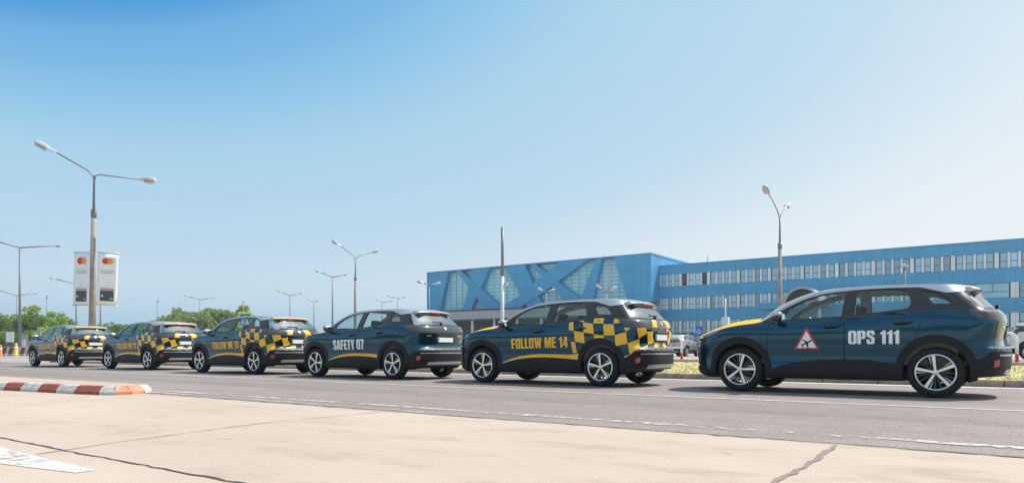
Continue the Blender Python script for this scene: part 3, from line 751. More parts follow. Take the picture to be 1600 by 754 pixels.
flat('road_arrow', ar, .0035, M['arrow_paint'])

def kerb_run(name, pts, w_, h_, mat, bev=.03):
    mb = MB()
    for i, (a, b) in enumerate(zip(pts, pts[1:])):
        a = Vector((*a, 0)); b = Vector((*b, 0)); d = b-a; n = max(1, round(d.length/1.0)); ang = math.atan2(d.y, d.x)
        for k in range(n):
            c = a+d*(k+.5)/n
            mb.box((c.x, c.y, h_/2-.02), (d.length/n-.012, w_, h_+.04), Matrix.Rotation(ang, 4, 'Z'), bev=bev)
    return tag(mb.build(name, mat), kind='structure')
kerb_run('kerb', [(-40, 15.12), (40, 15.12)], .20, .125, M['kerb_stone'], .02)
flat('verge', rect(-40, 60, 15.2, 30.5), .10, M['soil'])
kerb_run('kerb', [(-40, 30.6), (60, 30.6)], .2, .22, M['kerb_stone'], .02)
flat('car_park', rect(-160, 160, 30.7, 97), .20, M['paving'])
kerb_run('kerb', [(-40, 15.3), (-40, 30.5)], .2, .125, M['kerb_stone'], .02)

# grass blades of the verge
mb = MB(); rg_ = np.random.default_rng(3)
for k in range(26000):
    x = rg_.uniform(-30, 7); y = 15.25+15*rg_.random()**1.6; hgt = rg_.uniform(.02, .07); a = rg_.uniform(0, 2*math.pi); l = rg_.uniform(-.04, .04, 2)
    mb.mi = int(rg_.random() < .10+.28*(math.sin(x*.9)+math.sin(y*1.3+x*.4) > .5))
    dx, dy = math.cos(a)*.014, math.sin(a)*.014
    mb.face([(x-dx, y-dy, .098), (x+dx, y+dy, .098), (x+l[0], y+l[1], .10+hgt)])
M['straw'] = simple('straw_blade', (.74, .61, .32), .9, 0, 0, .2, 3); M['blade'] = simple('green_blade', (.34, .38, .10), .9, 0, 0, .25, 3)
tag(mb.build('grass', [M['straw'], M['blade']], fix=False), kind='stuff', label='short sunburnt grass on the verge behind the parked cars', cat='grass')

# raised island with painted kerb
isl = empty('traffic_island', (-11.5, 5.0, 0), label='low concrete traffic island edged with red and white painted kerbstones', cat='traffic island')
def local(o, p): return [(a-o.location.x, b-o.location.y) for a, b in p]
front = [(-22, 3.2), (-16.5, 3.93), (-14.6, 4.16), (-13.2, 4.35), (-11.96, 4.52), (-11.2, 4.60), (-10.80, 4.70)]
nose = [(-10.80, 4.70), (-10.56, 4.82), (-10.50, 5.02), (-10.62, 5.28), (-10.85, 5.50), (-11.4, 5.62), (-22, 5.45)]
mb = MB(); mb.prism(local(isl, [(a, b+.12) for a, b in front]+[(-10.72, 4.86), (-10.70, 5.05), (-10.95, 5.36), (-11.4, 5.50), (-22, 5.33)]), -.02, .120, lambda a, b, c: (a, b, c))
mb.build('island_top', M['concrete'], isl)
def block(p0, p1, mat, depth=.15, h_=.13, lean=.06):
    p0 = Vector((*p0, 0))-isl.location; p1 = Vector((*p1, 0))-isl.location; d = (p1-p0).normalized(); n = Vector((-d.y, d.x, 0))
    a = p0+d*.004; b = p1-d*.004; mb = MB()
    pr = [(0, 0), (0, h_*.35), (lean, h_*.92), (lean+.03, h_), (depth, h_*1.0), (depth, 0)]
    A = [mb.bm.verts.new(a+n*u+Vector((0, 0, z))) for u, z in pr]; B = [mb.bm.verts.new(b+n*u+Vector((0, 0, z))) for u, z in pr]
    k = len(pr); mb.bm.faces.new(A); mb.bm.faces.new(B[::-1])
    for i in range(k): mb.bm.faces.new((A[i], B[i], B[(i+1) % k], A[(i+1) % k]))
    return mb.build('kerbstone', mat, isl)
L_ = [0]; FP = [Vector(p) for p in front]
for a, b in zip(FP, FP[1:]): L_.append(L_[-1]+(b-a).length)
def along(d):
    i = max(0, min(len(FP)-2, int(np.searchsorted(L_, d))-1)); return tuple(FP[i]+(FP[i+1]-FP[i])*((d-L_[i])/(L_[i+1]-L_[i])))
d = L_[-1]; k = 0
ws = [.55]+[.50]*40
while d > .6 and k < 22:
    block(along(d-ws[k]), along(d), M['kerb_red'] if k % 2 == 0 else M['kerb_white']); d -= ws[k]; k += 1
for i, (a, b) in enumerate(zip(nose, nose[1:])):
    block(a, b, [M['kerb_white'], M['kerb_orange'], M['kerb_orange'], M['kerb_white'], M['kerb_stone'], M['kerb_stone']][i], h_=.125)

# ---------------------------------------------------------------- terminal building
def pnl(name, c, vs_=.5, var=.10, rough=.5, metal=0):
    m, N, L, P = newmat(name)
    n = noise(N, L, .5, 4, .6, stretch=(.35, .35, 1.6)); n2 = noise(N, L, .7, 3, .6, stretch=(2.6, 1, .05))
    r = ramp(N, L, n.outputs[0], [(.3, tuple(k*(1-var) for k in c)), (.7, tuple(min(1, k*(1+var)) for k in c))])
    r2 = ramp(N, L, n2.outputs[0], [(.35, (.88, .88, .88)), (.6, (1, 1, 1))])
    tc = N.new('ShaderNodeTexCoord'); sx = N.new('ShaderNodeSeparateXYZ'); L.new(tc.outputs['Object'], sx.inputs[0])
    md = N.new('ShaderNodeMath'); md.operation = 'PINGPONG'; L.new(sx.outputs[0], md.inputs[0]); md.inputs[1].default_value = .62
    sm = ramp(N, L, md.outputs[0], [(.0, (.72, .74, .76)), (.035, (.78, .80, .82)), (.05, (1, 1, 1))])
    x = mix(N, L, .8, r.outputs[0], r2.outputs[0], 'MULTIPLY'); L.new(mix(N, L, .7, x, sm.outputs[0], 'MULTIPLY'), P.inputs['Base Color']); P.inputs['Roughness'].default_value = rough; P.inputs['Metallic'].default_value = metal
    return m
M['blue'] = pnl('blue_cladding', (.062, .38, .64)); M['blue2'] = pnl('deep_blue_cladding', (.055, .345, .59))
M['pier'] = pnl('pale_pier', (.92, .88, .86)); M['canopy'] = pnl('grey_canopy', (.42, .41, .42)); M['winframe'] = simple('dark_window_frame', (.05, .11, .17), .5)
M['dark_hall'] = simple('dark_entrance', (.030, .034, .040), .4); M['white_metal'] = simple('white_metal', (.66, .67, .68), .45, 0, 0, .06, 4)
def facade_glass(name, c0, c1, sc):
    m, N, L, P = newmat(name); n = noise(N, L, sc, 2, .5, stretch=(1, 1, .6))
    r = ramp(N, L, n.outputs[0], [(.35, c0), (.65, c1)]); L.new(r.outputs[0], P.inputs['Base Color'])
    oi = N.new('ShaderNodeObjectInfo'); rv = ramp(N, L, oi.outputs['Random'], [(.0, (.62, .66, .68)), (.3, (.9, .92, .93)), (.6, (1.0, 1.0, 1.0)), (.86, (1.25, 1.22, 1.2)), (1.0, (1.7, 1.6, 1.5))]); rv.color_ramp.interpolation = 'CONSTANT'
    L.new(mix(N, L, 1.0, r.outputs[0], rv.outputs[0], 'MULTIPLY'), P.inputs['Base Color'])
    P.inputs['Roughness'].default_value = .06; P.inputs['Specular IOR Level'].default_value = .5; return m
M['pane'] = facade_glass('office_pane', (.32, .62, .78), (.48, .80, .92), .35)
M['vault_dark'] = simple('vault_glass', (.022, .017, .017), .6, 0, 0, .3, .6, .08)
M['pane_dark'] = facade_glass('open_pane', (.01, .02, .03), (.02, .03, .05), .35)
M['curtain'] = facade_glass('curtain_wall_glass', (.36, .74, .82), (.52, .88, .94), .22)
M['glazing'] = simple('glazing_metal', (.18, .38, .46), .5)
YW = 100.0
wing = empty('office_wing', (-20, YW, 0), label='long blue office wing with rows of windows behind the parked cars', cat='building')
def wx(px, Y=YW): return on_Y(px, Y)[0]
X0 = wx(1018.7); X1 = 16.0
def wbox(mb, x0, x1, y0, y1, z0, z1, o=wing): mb.box(((x0+x1)/2-o.location.x, (y0+y1)/2-o.location.y, (z0+z1)/2), (x1-x0, y1-y0, z1-z0))
rows = [(10.35, 12.18), (6.80, 8.60), (3.25, 5.05)]; top = 13.5
XS = wx(1520)
mb = MB()
for z0, z1 in ((12.18, top), (8.60, 10.35), (5.05, 6.80)): wbox(mb, X0, X1, YW, YW+14, z0, z1)
mb.build('wall', M['blue'], wing)
mb = MB(); wbox(mb, X0, X1, YW+.9, YW+14, .2, 3.25); mb.build('ground_floor_wall', M['blue2'], wing)
mb = MB(); wbox(mb, X0-.02, X1+.02, YW-.06, YW+14, top, top+.16); mb.build('parapet', M['blue2'], wing)
mb = MB()
for z0, z1 in rows: wbox(mb, X0, X1, YW+.5, YW+.6, z0, z1)
mb.build('backing_wall', M['dark_hall'], wing)
def win_mesh(w_, h_, dark=False, cols=1):
    mb = MB(); t = .05
    mb.box((0, 0, h_-t/2), (w_, .08, t)); mb.box((0, 0, t/2), (w_, .08, t))
    for sx in (-1, 1): mb.box((sx*(w_/2-t/2), 0, h_/2), (t, .08, h_-2*t))
    mb.box((0, 0, h_*.42), (w_-2*t, .07, .06))
    for c in range(1, cols): mb.box((-w_/2+w_*c/cols, 0, h_*.71), (.06, .066, h_*.5))
    f = mb.bm; me = bpy.data.meshes.new('window'); bmesh.ops.recalc_face_normals(f, faces=f.faces[:]); f.to_mesh(me); f.free(); me.materials.append(M['winframe'])
    mb = MB(); mb.box((0, 0, h_/2), (w_-.06, .03, h_-.06)); p = bpy.data.meshes.new('pane'); mb.bm.to_mesh(p); mb.bm.free(); p.materials.append(M['pane_dark'] if dark else M['pane'])
    return me, p
def put_window(meshes, x, z, dy=.13):
    o = bpy.data.objects.new('window', meshes[0]); C.objects.link(o); o.parent = wing; o.location = (x-wing.location.x, dy, z)
    p = bpy.data.objects.new('pane', meshes[1]); C.objects.link(p); p.parent = o; p.location = (0, .03, 0); return o
GW = wx(1060.5)-X0                     # one bay of four windows
MOD = GW/4.28
win = [win_mesh(MOD*.70, z1-z0) for z0, z1 in rows]; wdk = win_mesh(MOD*.70, rows[0][1]-rows[0][0], True)
mull = []
def pier(x0, x1, y0, z0, z1):
    mb = MB(); wbox(mb, x0, x1, y0, YW+.5, z0, z1); mb.build('window_pier', M['pier'], wing)
nb = int((X1-X0)/GW)
for ri, (z0, z1) in enumerate(rows):
    for b in range(nb):
        xb = X0+.35*MOD+b*GW
        if ri >= 1 and xb+GW*.7 > XS: break
        pier(xb-.32*MOD, xb+.12*MOD, YW+.02, z0, z1)
        for k in range(4):
            xc = xb+(k+.55)*MOD
            put_window(wdk if (ri == 0 and b == 1 and k in (0, 3)) else win[ri], xc, z0)
            if k < 3: mull.append((xc+.5*MOD, z0, z1))
    if ri >= 1:
        xb = X0+.35*MOD+b*GW
        bigm = win_mesh(5.0, z1-z0, False, 3)
        while xb < X1-5:
            pier(xb-.35, xb+.45, YW+.02, z0, z1); put_window(bigm, xb+.5+2.5, z0); xb += 5.95
mb = MB()
for xm, z0, z1 in mull: wbox(mb, xm-.14*MOD, xm+.14*MOD, YW+.05, YW+.5, z0, z1)
tag(mb.build('mullion', M['pier'], wing), kind='stuff')
# ground floor: shop windows, white uprights, canopy slab
x = X0+1
while x < X1: mb = MB(); wbox(mb, x, x+.35, YW+.55, YW+.9, .2, 3.25); mb.build('column', M['pier'], wing); x += 2.2
mb = MB(); wbox(mb, X0, X1, YW+.86, YW+.90, .9, 2.9); mb.build('shop_glass', M['pane'], wing)
xa, xb_ = wx(1184, 93), wx(1262, 93)
mb = MB(); wbox(mb, xa, xb_, 93, YW-.01, 6.05, 6.85); mb.build('entrance_canopy', M['blue2'], wing)
# dark barrel vault of the entrance
vx, vd = on_Y(1252, 92); vr = 27.5*vd/FPX; vz = zof(475, vd)
bv = empty('entrance_vault', (vx, 92, .2), label='dark round barrel vault over the entrance of the blue wing', cat='canopy')
mb = MB(); qs = np.linspace(0, math.pi, 31)
for a, b in zip(qs, qs[1:]):
    c = [(r*math.cos(q), y, r*math.sin(q)+vz-.2) for r in (vr-.25, vr) for y in (0, 7.95) for q in (a, b)]
    for f in ((4, 5, 7, 6), (0, 2, 3, 1), (0, 1, 5, 4), (2, 6, 7, 3)): mb.face([c[i] for i in f])
mb.build('vault_shell', M['canopy'], bv)
mb = MB(); mb.prism([((vr-.26)*math.cos(a), (vr-.26)*math.sin(a)+vz-.2) for a in np.linspace(0, math.pi, 30)], .35, .6); mb.build('vault_glazing', M['vault_dark'], bv)
for sx in (-1, 1): mb = MB(); mb.box((sx*(vr-.15), .3, (vz-.2)/2), (.3, .3, vz-.2)); mb.build('vault_post', M['canopy'], bv)

# hall with crossing bands
YH_ = 97.0
hall = empty('terminal_hall', (-60, YH_+6, 0), label='tall blue hall whose glass front is crossed by slanting blue bands', cat='building')
def fp(p, Y=YH_):                      # facade point from the enlarged view
    px, py = 640+p[0]/3.9675, 340+p[1]/3.9675; X, d = on_Y(px, Y); return (X-hall.location.x, zof(py, d))
hx0 = fp((107, 342))[0]; hx1 = fp((1499, 232))[0]; hz1 = 15.15; hz0 = 7.95
def fpl(pts):
    out = []
    for a, b in pts:
        x, z = fp((a, b)); out.append((min(max(x, hx0), hx1), z))
    return out
mb = MB(); mb.box(((hx0+hx1)/2, 8.0, (hz0+hz1)/2), (hx1-hx0-.1, 26, hz1-hz0-.1)); mb.build('wall', M['blue2'], hall)
mb = MB(); mb.box(((hx0+hx1)/2, -5.06, (hz0+hz1)/2), (hx1-hx0-.4, .06, hz1-hz0-.3)); mb.build('curtain_glass', M['curtain'], hall)
mb = MB(); z = hz0+.5
while z < hz1-.2: mb.box(((hx0+hx1)/2, -5.12, z), (hx1-hx0-.5, .10, .07)); z += .62
x = hx0+.8
while x < hx1: mb.box((x, -5.115, (hz0+hz1)/2), (.055, .085, hz1-hz0-.5)); x += 1.45
mb.build('glazing_bar', M['glazing'], hall)
mb = MB(); x = hx0+3.2
while x < hx1: mb.box((x, -5.15, (hz0+hz1)/2), (.12, .12, hz1-hz0-.5)); x += 8.7
mb.build('mullion', M['white_metal'], hall)
BARS = [
 ([(107, 342), (240, 333), (187, 580), (107, 580)], 0), ([(388, 320), (497, 312), (445, 430), (413, 492), (383, 585), (330, 585), (372, 410)], 1), ([(290, 328), (316, 326), (575, 585), (474, 585)], 2),
 ([(592, 302), (716, 293), (765, 408), (830, 560), (735, 585), (688, 480)], 1), ([(932, 275), (1112, 262), (922, 396), (802, 482), (690, 590), (560, 600), (688, 480), (765, 408), (850, 342)], 3), ([(748, 290), (780, 288), (1085, 520), (990, 540)], 2),
 ([(1155, 260), (1191, 257), (1130, 585), (1050, 590)], 1), ([(1265, 250), (1499, 230), (1499, 600), (1360, 600)], 2)]
for poly, k in BARS:
    q = [(x, min(max(z, hz0), hz1)) for x, z in fpl(poly)]
    q = [(x, hz1 if z > hz1-.45 else z) for x, z in q]; q = [(x, hz0 if z < hz0+.35 else z) for x, z in q]
    mb = MB(); mb.prism(q, -6.0-.07*k, -5.02); mb.build('facade_band', M['blue'], hall)
mb = MB(); mb.box(((hx0+hx1)/2, 7.9, hz1+.06), (hx1-hx0+.1, 28, .22)); mb.build('roof_edge', M['blue2'], hall)
cz = zof(487, on_Y(740, 92)[1]); cz0 = zof(499, on_Y(740, 92)[1])
mb = MB(); mb.box(((hx0+hx1)/2-1, -9, (cz+cz0)/2), (hx1-hx0+4, 7.8, cz-cz0)); mb.build('porch_roof', M['canopy'], hall)
mb = MB(); mb.box(((hx0+hx1)/2, -1, cz0/2+.1), (hx1-hx0, 8.2, cz0-.2)); mb.build('porch_wall', M['dark_hall'], hall)
mb = MB(); mb.box(((hx0+hx1)/2, -5.2, cz0*.45), (hx1-hx0-3, .1, cz0*.7)); mb.build('porch_glass', M['pane_dark'], hall)
for k in range(10):
    mb = MB(); xk = hx0+2+k*(hx1-hx0-4)/9; mb.tube([(xk, -12, .0), (xk, -12, cz0)], .22, 12); mb.build('column', M['pier'], hall)
# ---------------------------------------------------------------- lamps and masts
M['conc_pole'] = simple('concrete_pole', (.33, .285, .245), .85, 0, 0, .2, 3, .3, .2)
M['galv'] = simple('galvanised_steel', (.20, .215, .23), .5, .3, 0, .12, 4)
M['lamp_body'] = simple('lamp_housing', (.62, .63, .64), .45, .2, 0, .08, 6)
M['lamp_glass'] = simple('lamp_bowl', (.50, .47, .44), .2, 0, .5, .1, 10)
def lamp_head(parent, p, d, tilt, L_=.95, wd=.30):
    """luminaire from point p along horizontal direction d, rising by tilt"""
    d = Vector((d[0], d[1], 0)).normalized(); n = Vector((-d.y, d.x, 0)); ax = (d*math.cos(tilt)+Vector((0, 0, math.sin(tilt)))).normalized(); up = n.cross(ax)*-1
    if up.z < 0: up = -up
    p = Vector(p)
    def loft(secs, name, mat, par):
        mb = MB(); rows = []
        for t, w2, h0, h1 in secs:
            c = p+ax*t
            rows.append([mb.bm.verts.new(c+n*a+up*b) for a, b in ((-w2, h0), (-w2*.9, h0+(h1-h0)*.75), (-w2*.45, h1), (w2*.45, h1), (w2*.9, h0+(h1-h0)*.75), (w2, h0))])
        for A, B in zip(rows, rows[1:]):
            for k in range(6): mb.bm.faces.new((A[k], A[(k+1) % 6], B[(k+1) % 6], B[k]))
        mb.bm.faces.new(rows[0]); mb.bm.faces.new(rows[-1][::-1])
        return mb.build(name, mat, par)
    k = L_; w2 = wd/2
    o = loft([(-.05, .05, -.05, .05), (.30*k, .075, -.06, .08), (.42*k, w2*.85, -.05, .12), (.75*k, w2, -.05, .15), (.95*k, w2*.9, -.05, .12), (k, w2*.7, -.05, .06)], 'lamp_head', M['lamp_body'], parent)
    loft([(.44*k, w2*.7, -.15, -.045), (.55*k, w2*.8, -.19, -.045), (.85*k, w2*.8, -.18, -.045), (.94*k, w2*.6, -.09, -.045)], 'lamp_bowl', M['lamp_glass'], o)
    return o
ARM = [Vector((-.62, -.78, 0)).normalized(), Vector((.62, .78, 0)).normalized()]
def concrete_lamp(px, Y=None, d=None, hj=10.0, dirs=None, reach=(2.6, 2.0), rises=(.55, .10), label='', lean=0, collar=True):
    X, dd = on_Y(px, Y); t = empty('street_lamp', (X, Y, .1), label=label, cat='street lamp', group='concrete street lamps with two arms')
    L1 = Vector((lean*hj, 0, hj)); c = L1*.80
    mb = MB(); mb.tube([(0, 0, -.1), c], [.20, .115], 14); mb.build('pole', M['conc_pole'], t)
    mb = MB(); mb.tube([c-L1.normalized()*.25, c+L1.normalized()*.15], .14, 14); mb.tube([c-L1.normalized()*.05, L1*.9, L1], [.075, .06, .05], 10); mb.build('collar', M['galv'], t)
    for dv, rc, rs in zip(dirs, reach, rises):
        dv = Vector((dv[0], dv[1], 0)).normalized(); mb = MB()
        pts = [L1-Vector((0, 0, .25)), L1+dv*.08+Vector((0, 0, .02)), L1+dv*.3+Vector((0, 0, rs*.3+.08)), L1+dv*rc+Vector((0, 0, rs*rc))]
        a = mb.tube(pts, .035, 8); a = mb.build('arm', M['galv'], t)
        lamp_head(a, pts[-1], dv, math.atan(rs)*.8, 1.05, .42)
    return t
left_dir = (-_Rt[0], -_Rt[1]); right_dir = (_Rt[0], _Rt[1])
def vdir(a):                               # direction at angle a from screen-right, turned away from the camera for positive a
    return (_Rt[0]*math.cos(a)+_F[0]*math.sin(a), _Rt[1]*math.cos(a)+_F[1]*math.sin(a))
def cdist(px, py, hh): return (hh-CAM_H)*FPX/(YH-py)
lampA = concrete_lamp(143.5, Y=17.0, hj=9.85, dirs=(vdir(R_(200)), vdir(R_(15))), reach=(1.75, 1.95), rises=(.62, -.02), lean=.028, label='concrete street lamp with two white advertising banners on its pole')
concrete_lamp(555, Y=48.6, hj=10.0, dirs=(vdir(R_(200)), vdir(R_(30))), reach=(1.5, 1.45), rises=(.82, .45), lean=.004, label='concrete street lamp beyond the car lettered SAFETY 07, tallest of the lamps there')
concrete_lamp(1218.5, Y=49.5, hj=9.7, dirs=(vdir(R_(215)), vdir(R_(50))), reach=(1.0, .95), rises=(1.25, .75), lean=0, label='concrete street lamp in front of the long blue office wing')
# banners on the first lamp
M['banner'] = simple('banner_cloth', (.95, .94, .94), .8, 0, 0, .04, 2); M['mark_red'] = simple('mark_red', (.75, .04, .02), .6); M['mark_yellow'] = simple('mark_yellow', (.90, .42, .03), .6); M['mark_orange'] = simple('mark_orange', (.85, .17, .02), .6)
M['card'] = simple('card_print', (.07, .085, .105), .6); M['print_grey'] = simple('print_grey', (.36, .37, .38), .6); M['print_tan'] = simple('print_tan', (.55, .43, .36), .6); M['print_pale'] = simple('print_pale', (.58, .59, .61), .6)
dA = on_Y(143.5, 17.0)[1]; SA = FPX/dA
def banner(px0, px1, top0, top1, bot0, bot1, a, label):
    pc = (px0+px1)/2; x, y = at_depth(pc, dA-.02); W = (px1-px0)/SA/abs(math.cos(a)); Z0 = zof((bot0+bot1)/2, dA); Z1 = zof((top0+top1)/2, dA); H = Z1-Z0
    hd = vdir(a); rz = math.atan2(hd[1], hd[0])
    t = empty('banner', (x, y, Z0), rz, label=label, cat='banner', group='advertising banners on the lamp pole')
    t.rotation_euler = (0, R_(1.8), rz)
    mb = MB(); n = 8; rows = []
    for i in range(n+1):
        u = i/n; rows.append([mb.bm.verts.new(((-.5+u)*W, .008*math.sin(u*math.pi*1.4+v_*2), v_*H)) for v_ in np.linspace(0, 1, 9)])
    for A, B in zip(rows, rows[1:]):
        for k in range(8): mb.bm.faces.new((A[k], B[k], B[k+1], A[k+1])).smooth = True
    cl = mb.build('cloth', M['banner'], t); md = cl.modifiers.new('thick', 'SOLIDIFY'); md.thickness = .006; md.offset = 0
    mb = MB(); s_ = -1 if math.cos(rz) > -2 else 1
    mb.tube([(-.5*W-.06, 0, H+.01), (.5*W+.06, 0, H+.01)], .022, 8); mb.tube([(-.5*W-.06, 0, -.01), (.5*W+.06, 0, -.01)], .022, 8); mb.build('banner_rod', M['lamp_body'], t)
    def disc(cx, cz, r, mat, off, name='printed_mark', clip=None):
        mb = MB(); mb.face([(cx+r*math.cos(q), -off, cz+r*math.sin(q)) for q in np.linspace(0, 2*math.pi, 33)[:-1]]); mb.build(name, mat, t)
    def box(x0, x1, z0, z1, mat, off, name='printed_block'):
        mb = MB(); mb.face([(x0, -off, z0), (x1, -off, z0), (x1, -off, z1), (x0, -off, z1)]); return mb.build(name, mat, t)
    r = W*.165; cz = H*.84
    disc(-W*.11, cz, r, M['mark_red'], .030); disc(W*.115, cz, r, M['mark_yellow'], .032)
    lens = []; hw = W*.1125; ang = math.acos(hw/r)
    c = W*.0025
    lens = [(c-hw+r*math.cos(q), cz+r*math.sin(q)) for q in np.linspace(-ang, ang, 12)]+[(c+hw+r*math.cos(q), cz+r*math.sin(q)) for q in np.linspace(math.pi-ang, math.pi+ang, 12)]
    mb = MB(); mb.face([(a_, -.034, b_) for a_, b_ in lens]); mb.build('printed_mark', M['mark_orange'], t)
    box(-W*.33, W*.33, H*.07, H*.27, M['card'], .030, 'printed_card'); box(-W*.33, W*.33, H*.275, H*.32, M['print_tan'], .030)
    box(-W*.29, -W*.17, H*.15, H*.19, M['print_pale'], .033, 'printed_chip'); box(W*.16, W*.29, H*.105, H*.13, M['print_pale'], .033, 'printed_chip')
    for k, (z, w2) in enumerate(((.655, .34), (.63, .34), (.605, .30))): 
        for q in range(9): box((-w2+q*2*w2/9)*W, (-w2+q*2*w2/9+2*w2/9*.72)*W, H*z, H*(z+.011), M['print_grey'] if k else M['print_pale'], .030, 'printed_line')
    mb = MB(); mb.tube([(-.05*W, -.03, H*.40), (-.0*W, -.03, H*.37), (.08*W, -.03, H*.44)], .006, 5); mb.build('printed_tick', M['print_pale'], t)
    return t
banner(111, 142.5, 392, 396, 475, 478, R_(-18), 'white advertising banner on the left side of the lamp pole')
banner(152.5, 180.5, 394, 395.5, 475, 476.5, R_(14), 'white advertising banner on the right side of the lamp pole')

def steel_lamp(px, py, hh, arms, label, d=None, group='twin arm steel lamp masts', r0=.17, head=.9, single=False):
    d = d or cdist(px, py, hh); x, y = at_depth(px, d)
    t = empty('lamp_mast', (x, y, 0), label=label, cat='lamp mast', group=group)
    mb = MB(); mb.tube([(0, 0, 0), (0, 0, hh)], [r0, r0*.5], 10); mb.tube([(0, 0, -.05), (0, 0, .9)], r0*1.35, 10); mb.build('pole', M['galv'], t)
    s = d/FPX
    for ax, ay in arms:                     # pixel offset of the arm's end
        L_ = abs(ax)*s; a = R_(25); rc = L_/math.cos(a); dv = vdir(a if ax > 0 else math.pi+a)
        rs = (-ay*s)/max(rc, .01); dv = Vector((*dv, 0)); hl = min(head, rc*.6); e = rc-hl*.9
        mb = MB(); mb.tube([(0, 0, hh-.05), dv*e+Vector((0, 0, hh+rs*e))], .07, 6); ar = mb.build('arm', M['galv'], t)
        lamp_head(ar, dv*e+Vector((0, 0, hh+rs*e)), dv, math.atan(rs), hl, .36)
    return t
steel_lamp(31, 386, 12, [(48, -6), (-50, -14)], 'grey twin arm lamp mast at far left, taller of the pair by the barriers')
steel_lamp(26, 461, 12, [(24, -4), (-27, -9)], 'thin grey twin arm lamp mast just left of the tall one at the far left')
steel_lamp(119, 443, 12, [(-31, -8), (31, -6)], 'grey lamp mast half hidden behind the left banner')
steel_lamp(157, 446, 12, [(-18, -5), (16, -5)], 'grey lamp mast half hidden behind the right banner')
steel_lamp(312.5, 467.5, 12, [(-20, -5.5), (19, -3)], 'grey twin arm lamp mast over the willow trees')
steel_lamp(453, 461, 12, [(-17, -7), (16, -4)], 'grey twin arm lamp mast between the trees and the next lamps')
steel_lamp(490.5, 471, 12, [(-8, -4), (6, -2)], 'small distant twin arm lamp mast behind the middle cars')
steel_lamp(519.5, 432.5, 12, [(-23, -9), (20, -5)], 'grey twin arm lamp mast left of the tall concrete lamp')
steel_lamp(597, 472, 12, [(-8, -4), (15, -3)], 'small distant lamp mast left of the blue hall, with one arm longer')
steel_lamp(621.5, 466, 12, [(-15, -4), (11, -3)], 'small distant lamp mast nearest the left end of the blue hall')
steel_lamp(670.5, 445, 8, [(-17, -5.5), (16, -4)], 'pale twin arm lamp in front of the left end of the blue hall', group='pale car park lamps', r0=.11)
steel_lamp(853.5, 456, 8, [(-13, -5.5), (13, -5)], 'pale twin arm lamp before the middle of the blue hall', group='pale car park lamps', r0=.11)
steel_lamp(948, 456, 8, [(-18, -11), (16, -9)], 'pale twin arm lamp before the right part of the blue hall', group='pale car park lamps', r0=.11)
steel_lamp(1414, 419, 8, [(-5, -7), (5, -5)], 'pale twin arm lamp before the office wing windows', group='pale car park lamps', r0=.11)
steel_lamp(73, 463, 9, [(2, -2)], 'thin mast with a single small lamp above the left trees', group='single lamp masts', r0=.11)
steel_lamp(246, 470, 9, [(2, -2)], 'thin mast with a single small lamp right of the banners', group='single lamp masts', r0=.11)
steel_lamp(380, 471, 9, [(1.5, -2)], 'thin mast with a single small lamp above the crossing sign', group='single lamp masts', r0=.11)
# tall camera mast
X, d = on_Y(785, 38.0)
t = empty('camera_mast', (X, 38, .2), label='tall straight grey mast with two small cameras in front of the blue hall', cat='mast')
hm = zof(355, d)-.2
mb = MB(); mb.tube([(0, 0, 0), (0, 0, hm*.62)], .125, 14); mb.build('lower_pole', M['white_metal'], t)
mb = MB(); mb.tube([(0, 0, hm*.62), (0, 0, hm)], .10, 14); mb.build('upper_pole', M['galv'], t)
for sx, pz in ((-1, 424), (1, 444)):
    z = zof(pz, d)-.2; mb = MB(); v = Vector((*right_dir, 0))*sx
    mb.tube([(0, 0, z+.1), v*.2+Vector((0, 0, z+.1))], .03, 8); c = v*.26+Vector((0, 0, z)); mb.box(c, (.2, .2, .2), bev=.06); mb.box(c+Vector((0, 0, .12)), (.26, .26, .05), bev=.02)
    mb.build('camera', M['lamp_body'], t)
# thin white mast with a box, by the office wing
X, d = on_Y(1133.5, 60.0); t = empty('antenna_mast', (X, 60, .2), label='thin white mast with a white box near its foot, before the office wing', cat='mast')
mb = MB(); mb.tube([(0, 0, 0), (0, 0, zof(466, d)-.2)], .06, 8); mb.build('pole', M['white_metal'], t)
mb = MB(); mb.box((0, 0, zof(501, d)-.2), (.62, .5, .66), bev=.05); mb.build('box', M['white_metal'], t)
# rooftop aerials
for px, Y, z0, py, lab in ((944+0, 104, 15.3, 396, 'thin aerial on the roof of the blue hall'), (1105.5, 104, 13.66, 398, 'thin aerial on the roof of the office wing')):
    X, d = on_Y(px, Y); mb = MB(); mb.tube([(0, 0, 0), (0, 0, zof(py, d)-z0)], .05, 6); mb.box((0, 0, .05), (.3, .3, .1)); o = mb.build('roof_aerial', M['galv']); o.location = (X, Y, z0); tag(o, lab, 'aerial')

# ---------------------------------------------------------------- signs, hoops, barriers
M['sign_blue'] = simple('sign_blue', (.02, .16, .62), .4); M['fluo'] = simple('fluorescent_yellow', (.66, .85, .03), .5); M['sign_white'] = simple('sign_white', (.8, .8, .8), .5)
M['sign_black'] = simple('sign_black', (.01, .01, .01), .5); M['hoop_red'] = simple('hoop_red', (.55, .03, .04), .4); M['barrier_white'] = simple('barrier_plastic', (.62, .61, .60), .6, 0, 0, .1, 2)
def post_sign(px, d, z0, z1, w_, label, cat='road sign', z_ground=.1, face=None):
    x, y = at_depth(px, d); t = empty('road_sign', (x, y, z_ground), math.pi/2-PHI-.1, label=label, cat=cat)
    mb = MB(); mb.tube([(0, .04, 0), (0, .04, z1-z_ground)], .03, 8); mb.build('post', M['galv'], t)
    return t
dS = 38.0; z1 = zof(487, dS); z0 = zof(511, dS); wS = 23*dS/FPX
t = post_sign(383, dS, z0, z1, wS, 'blue pedestrian crossing sign on a fluorescent yellow board behind the car lettered FOLLOW ME 13')
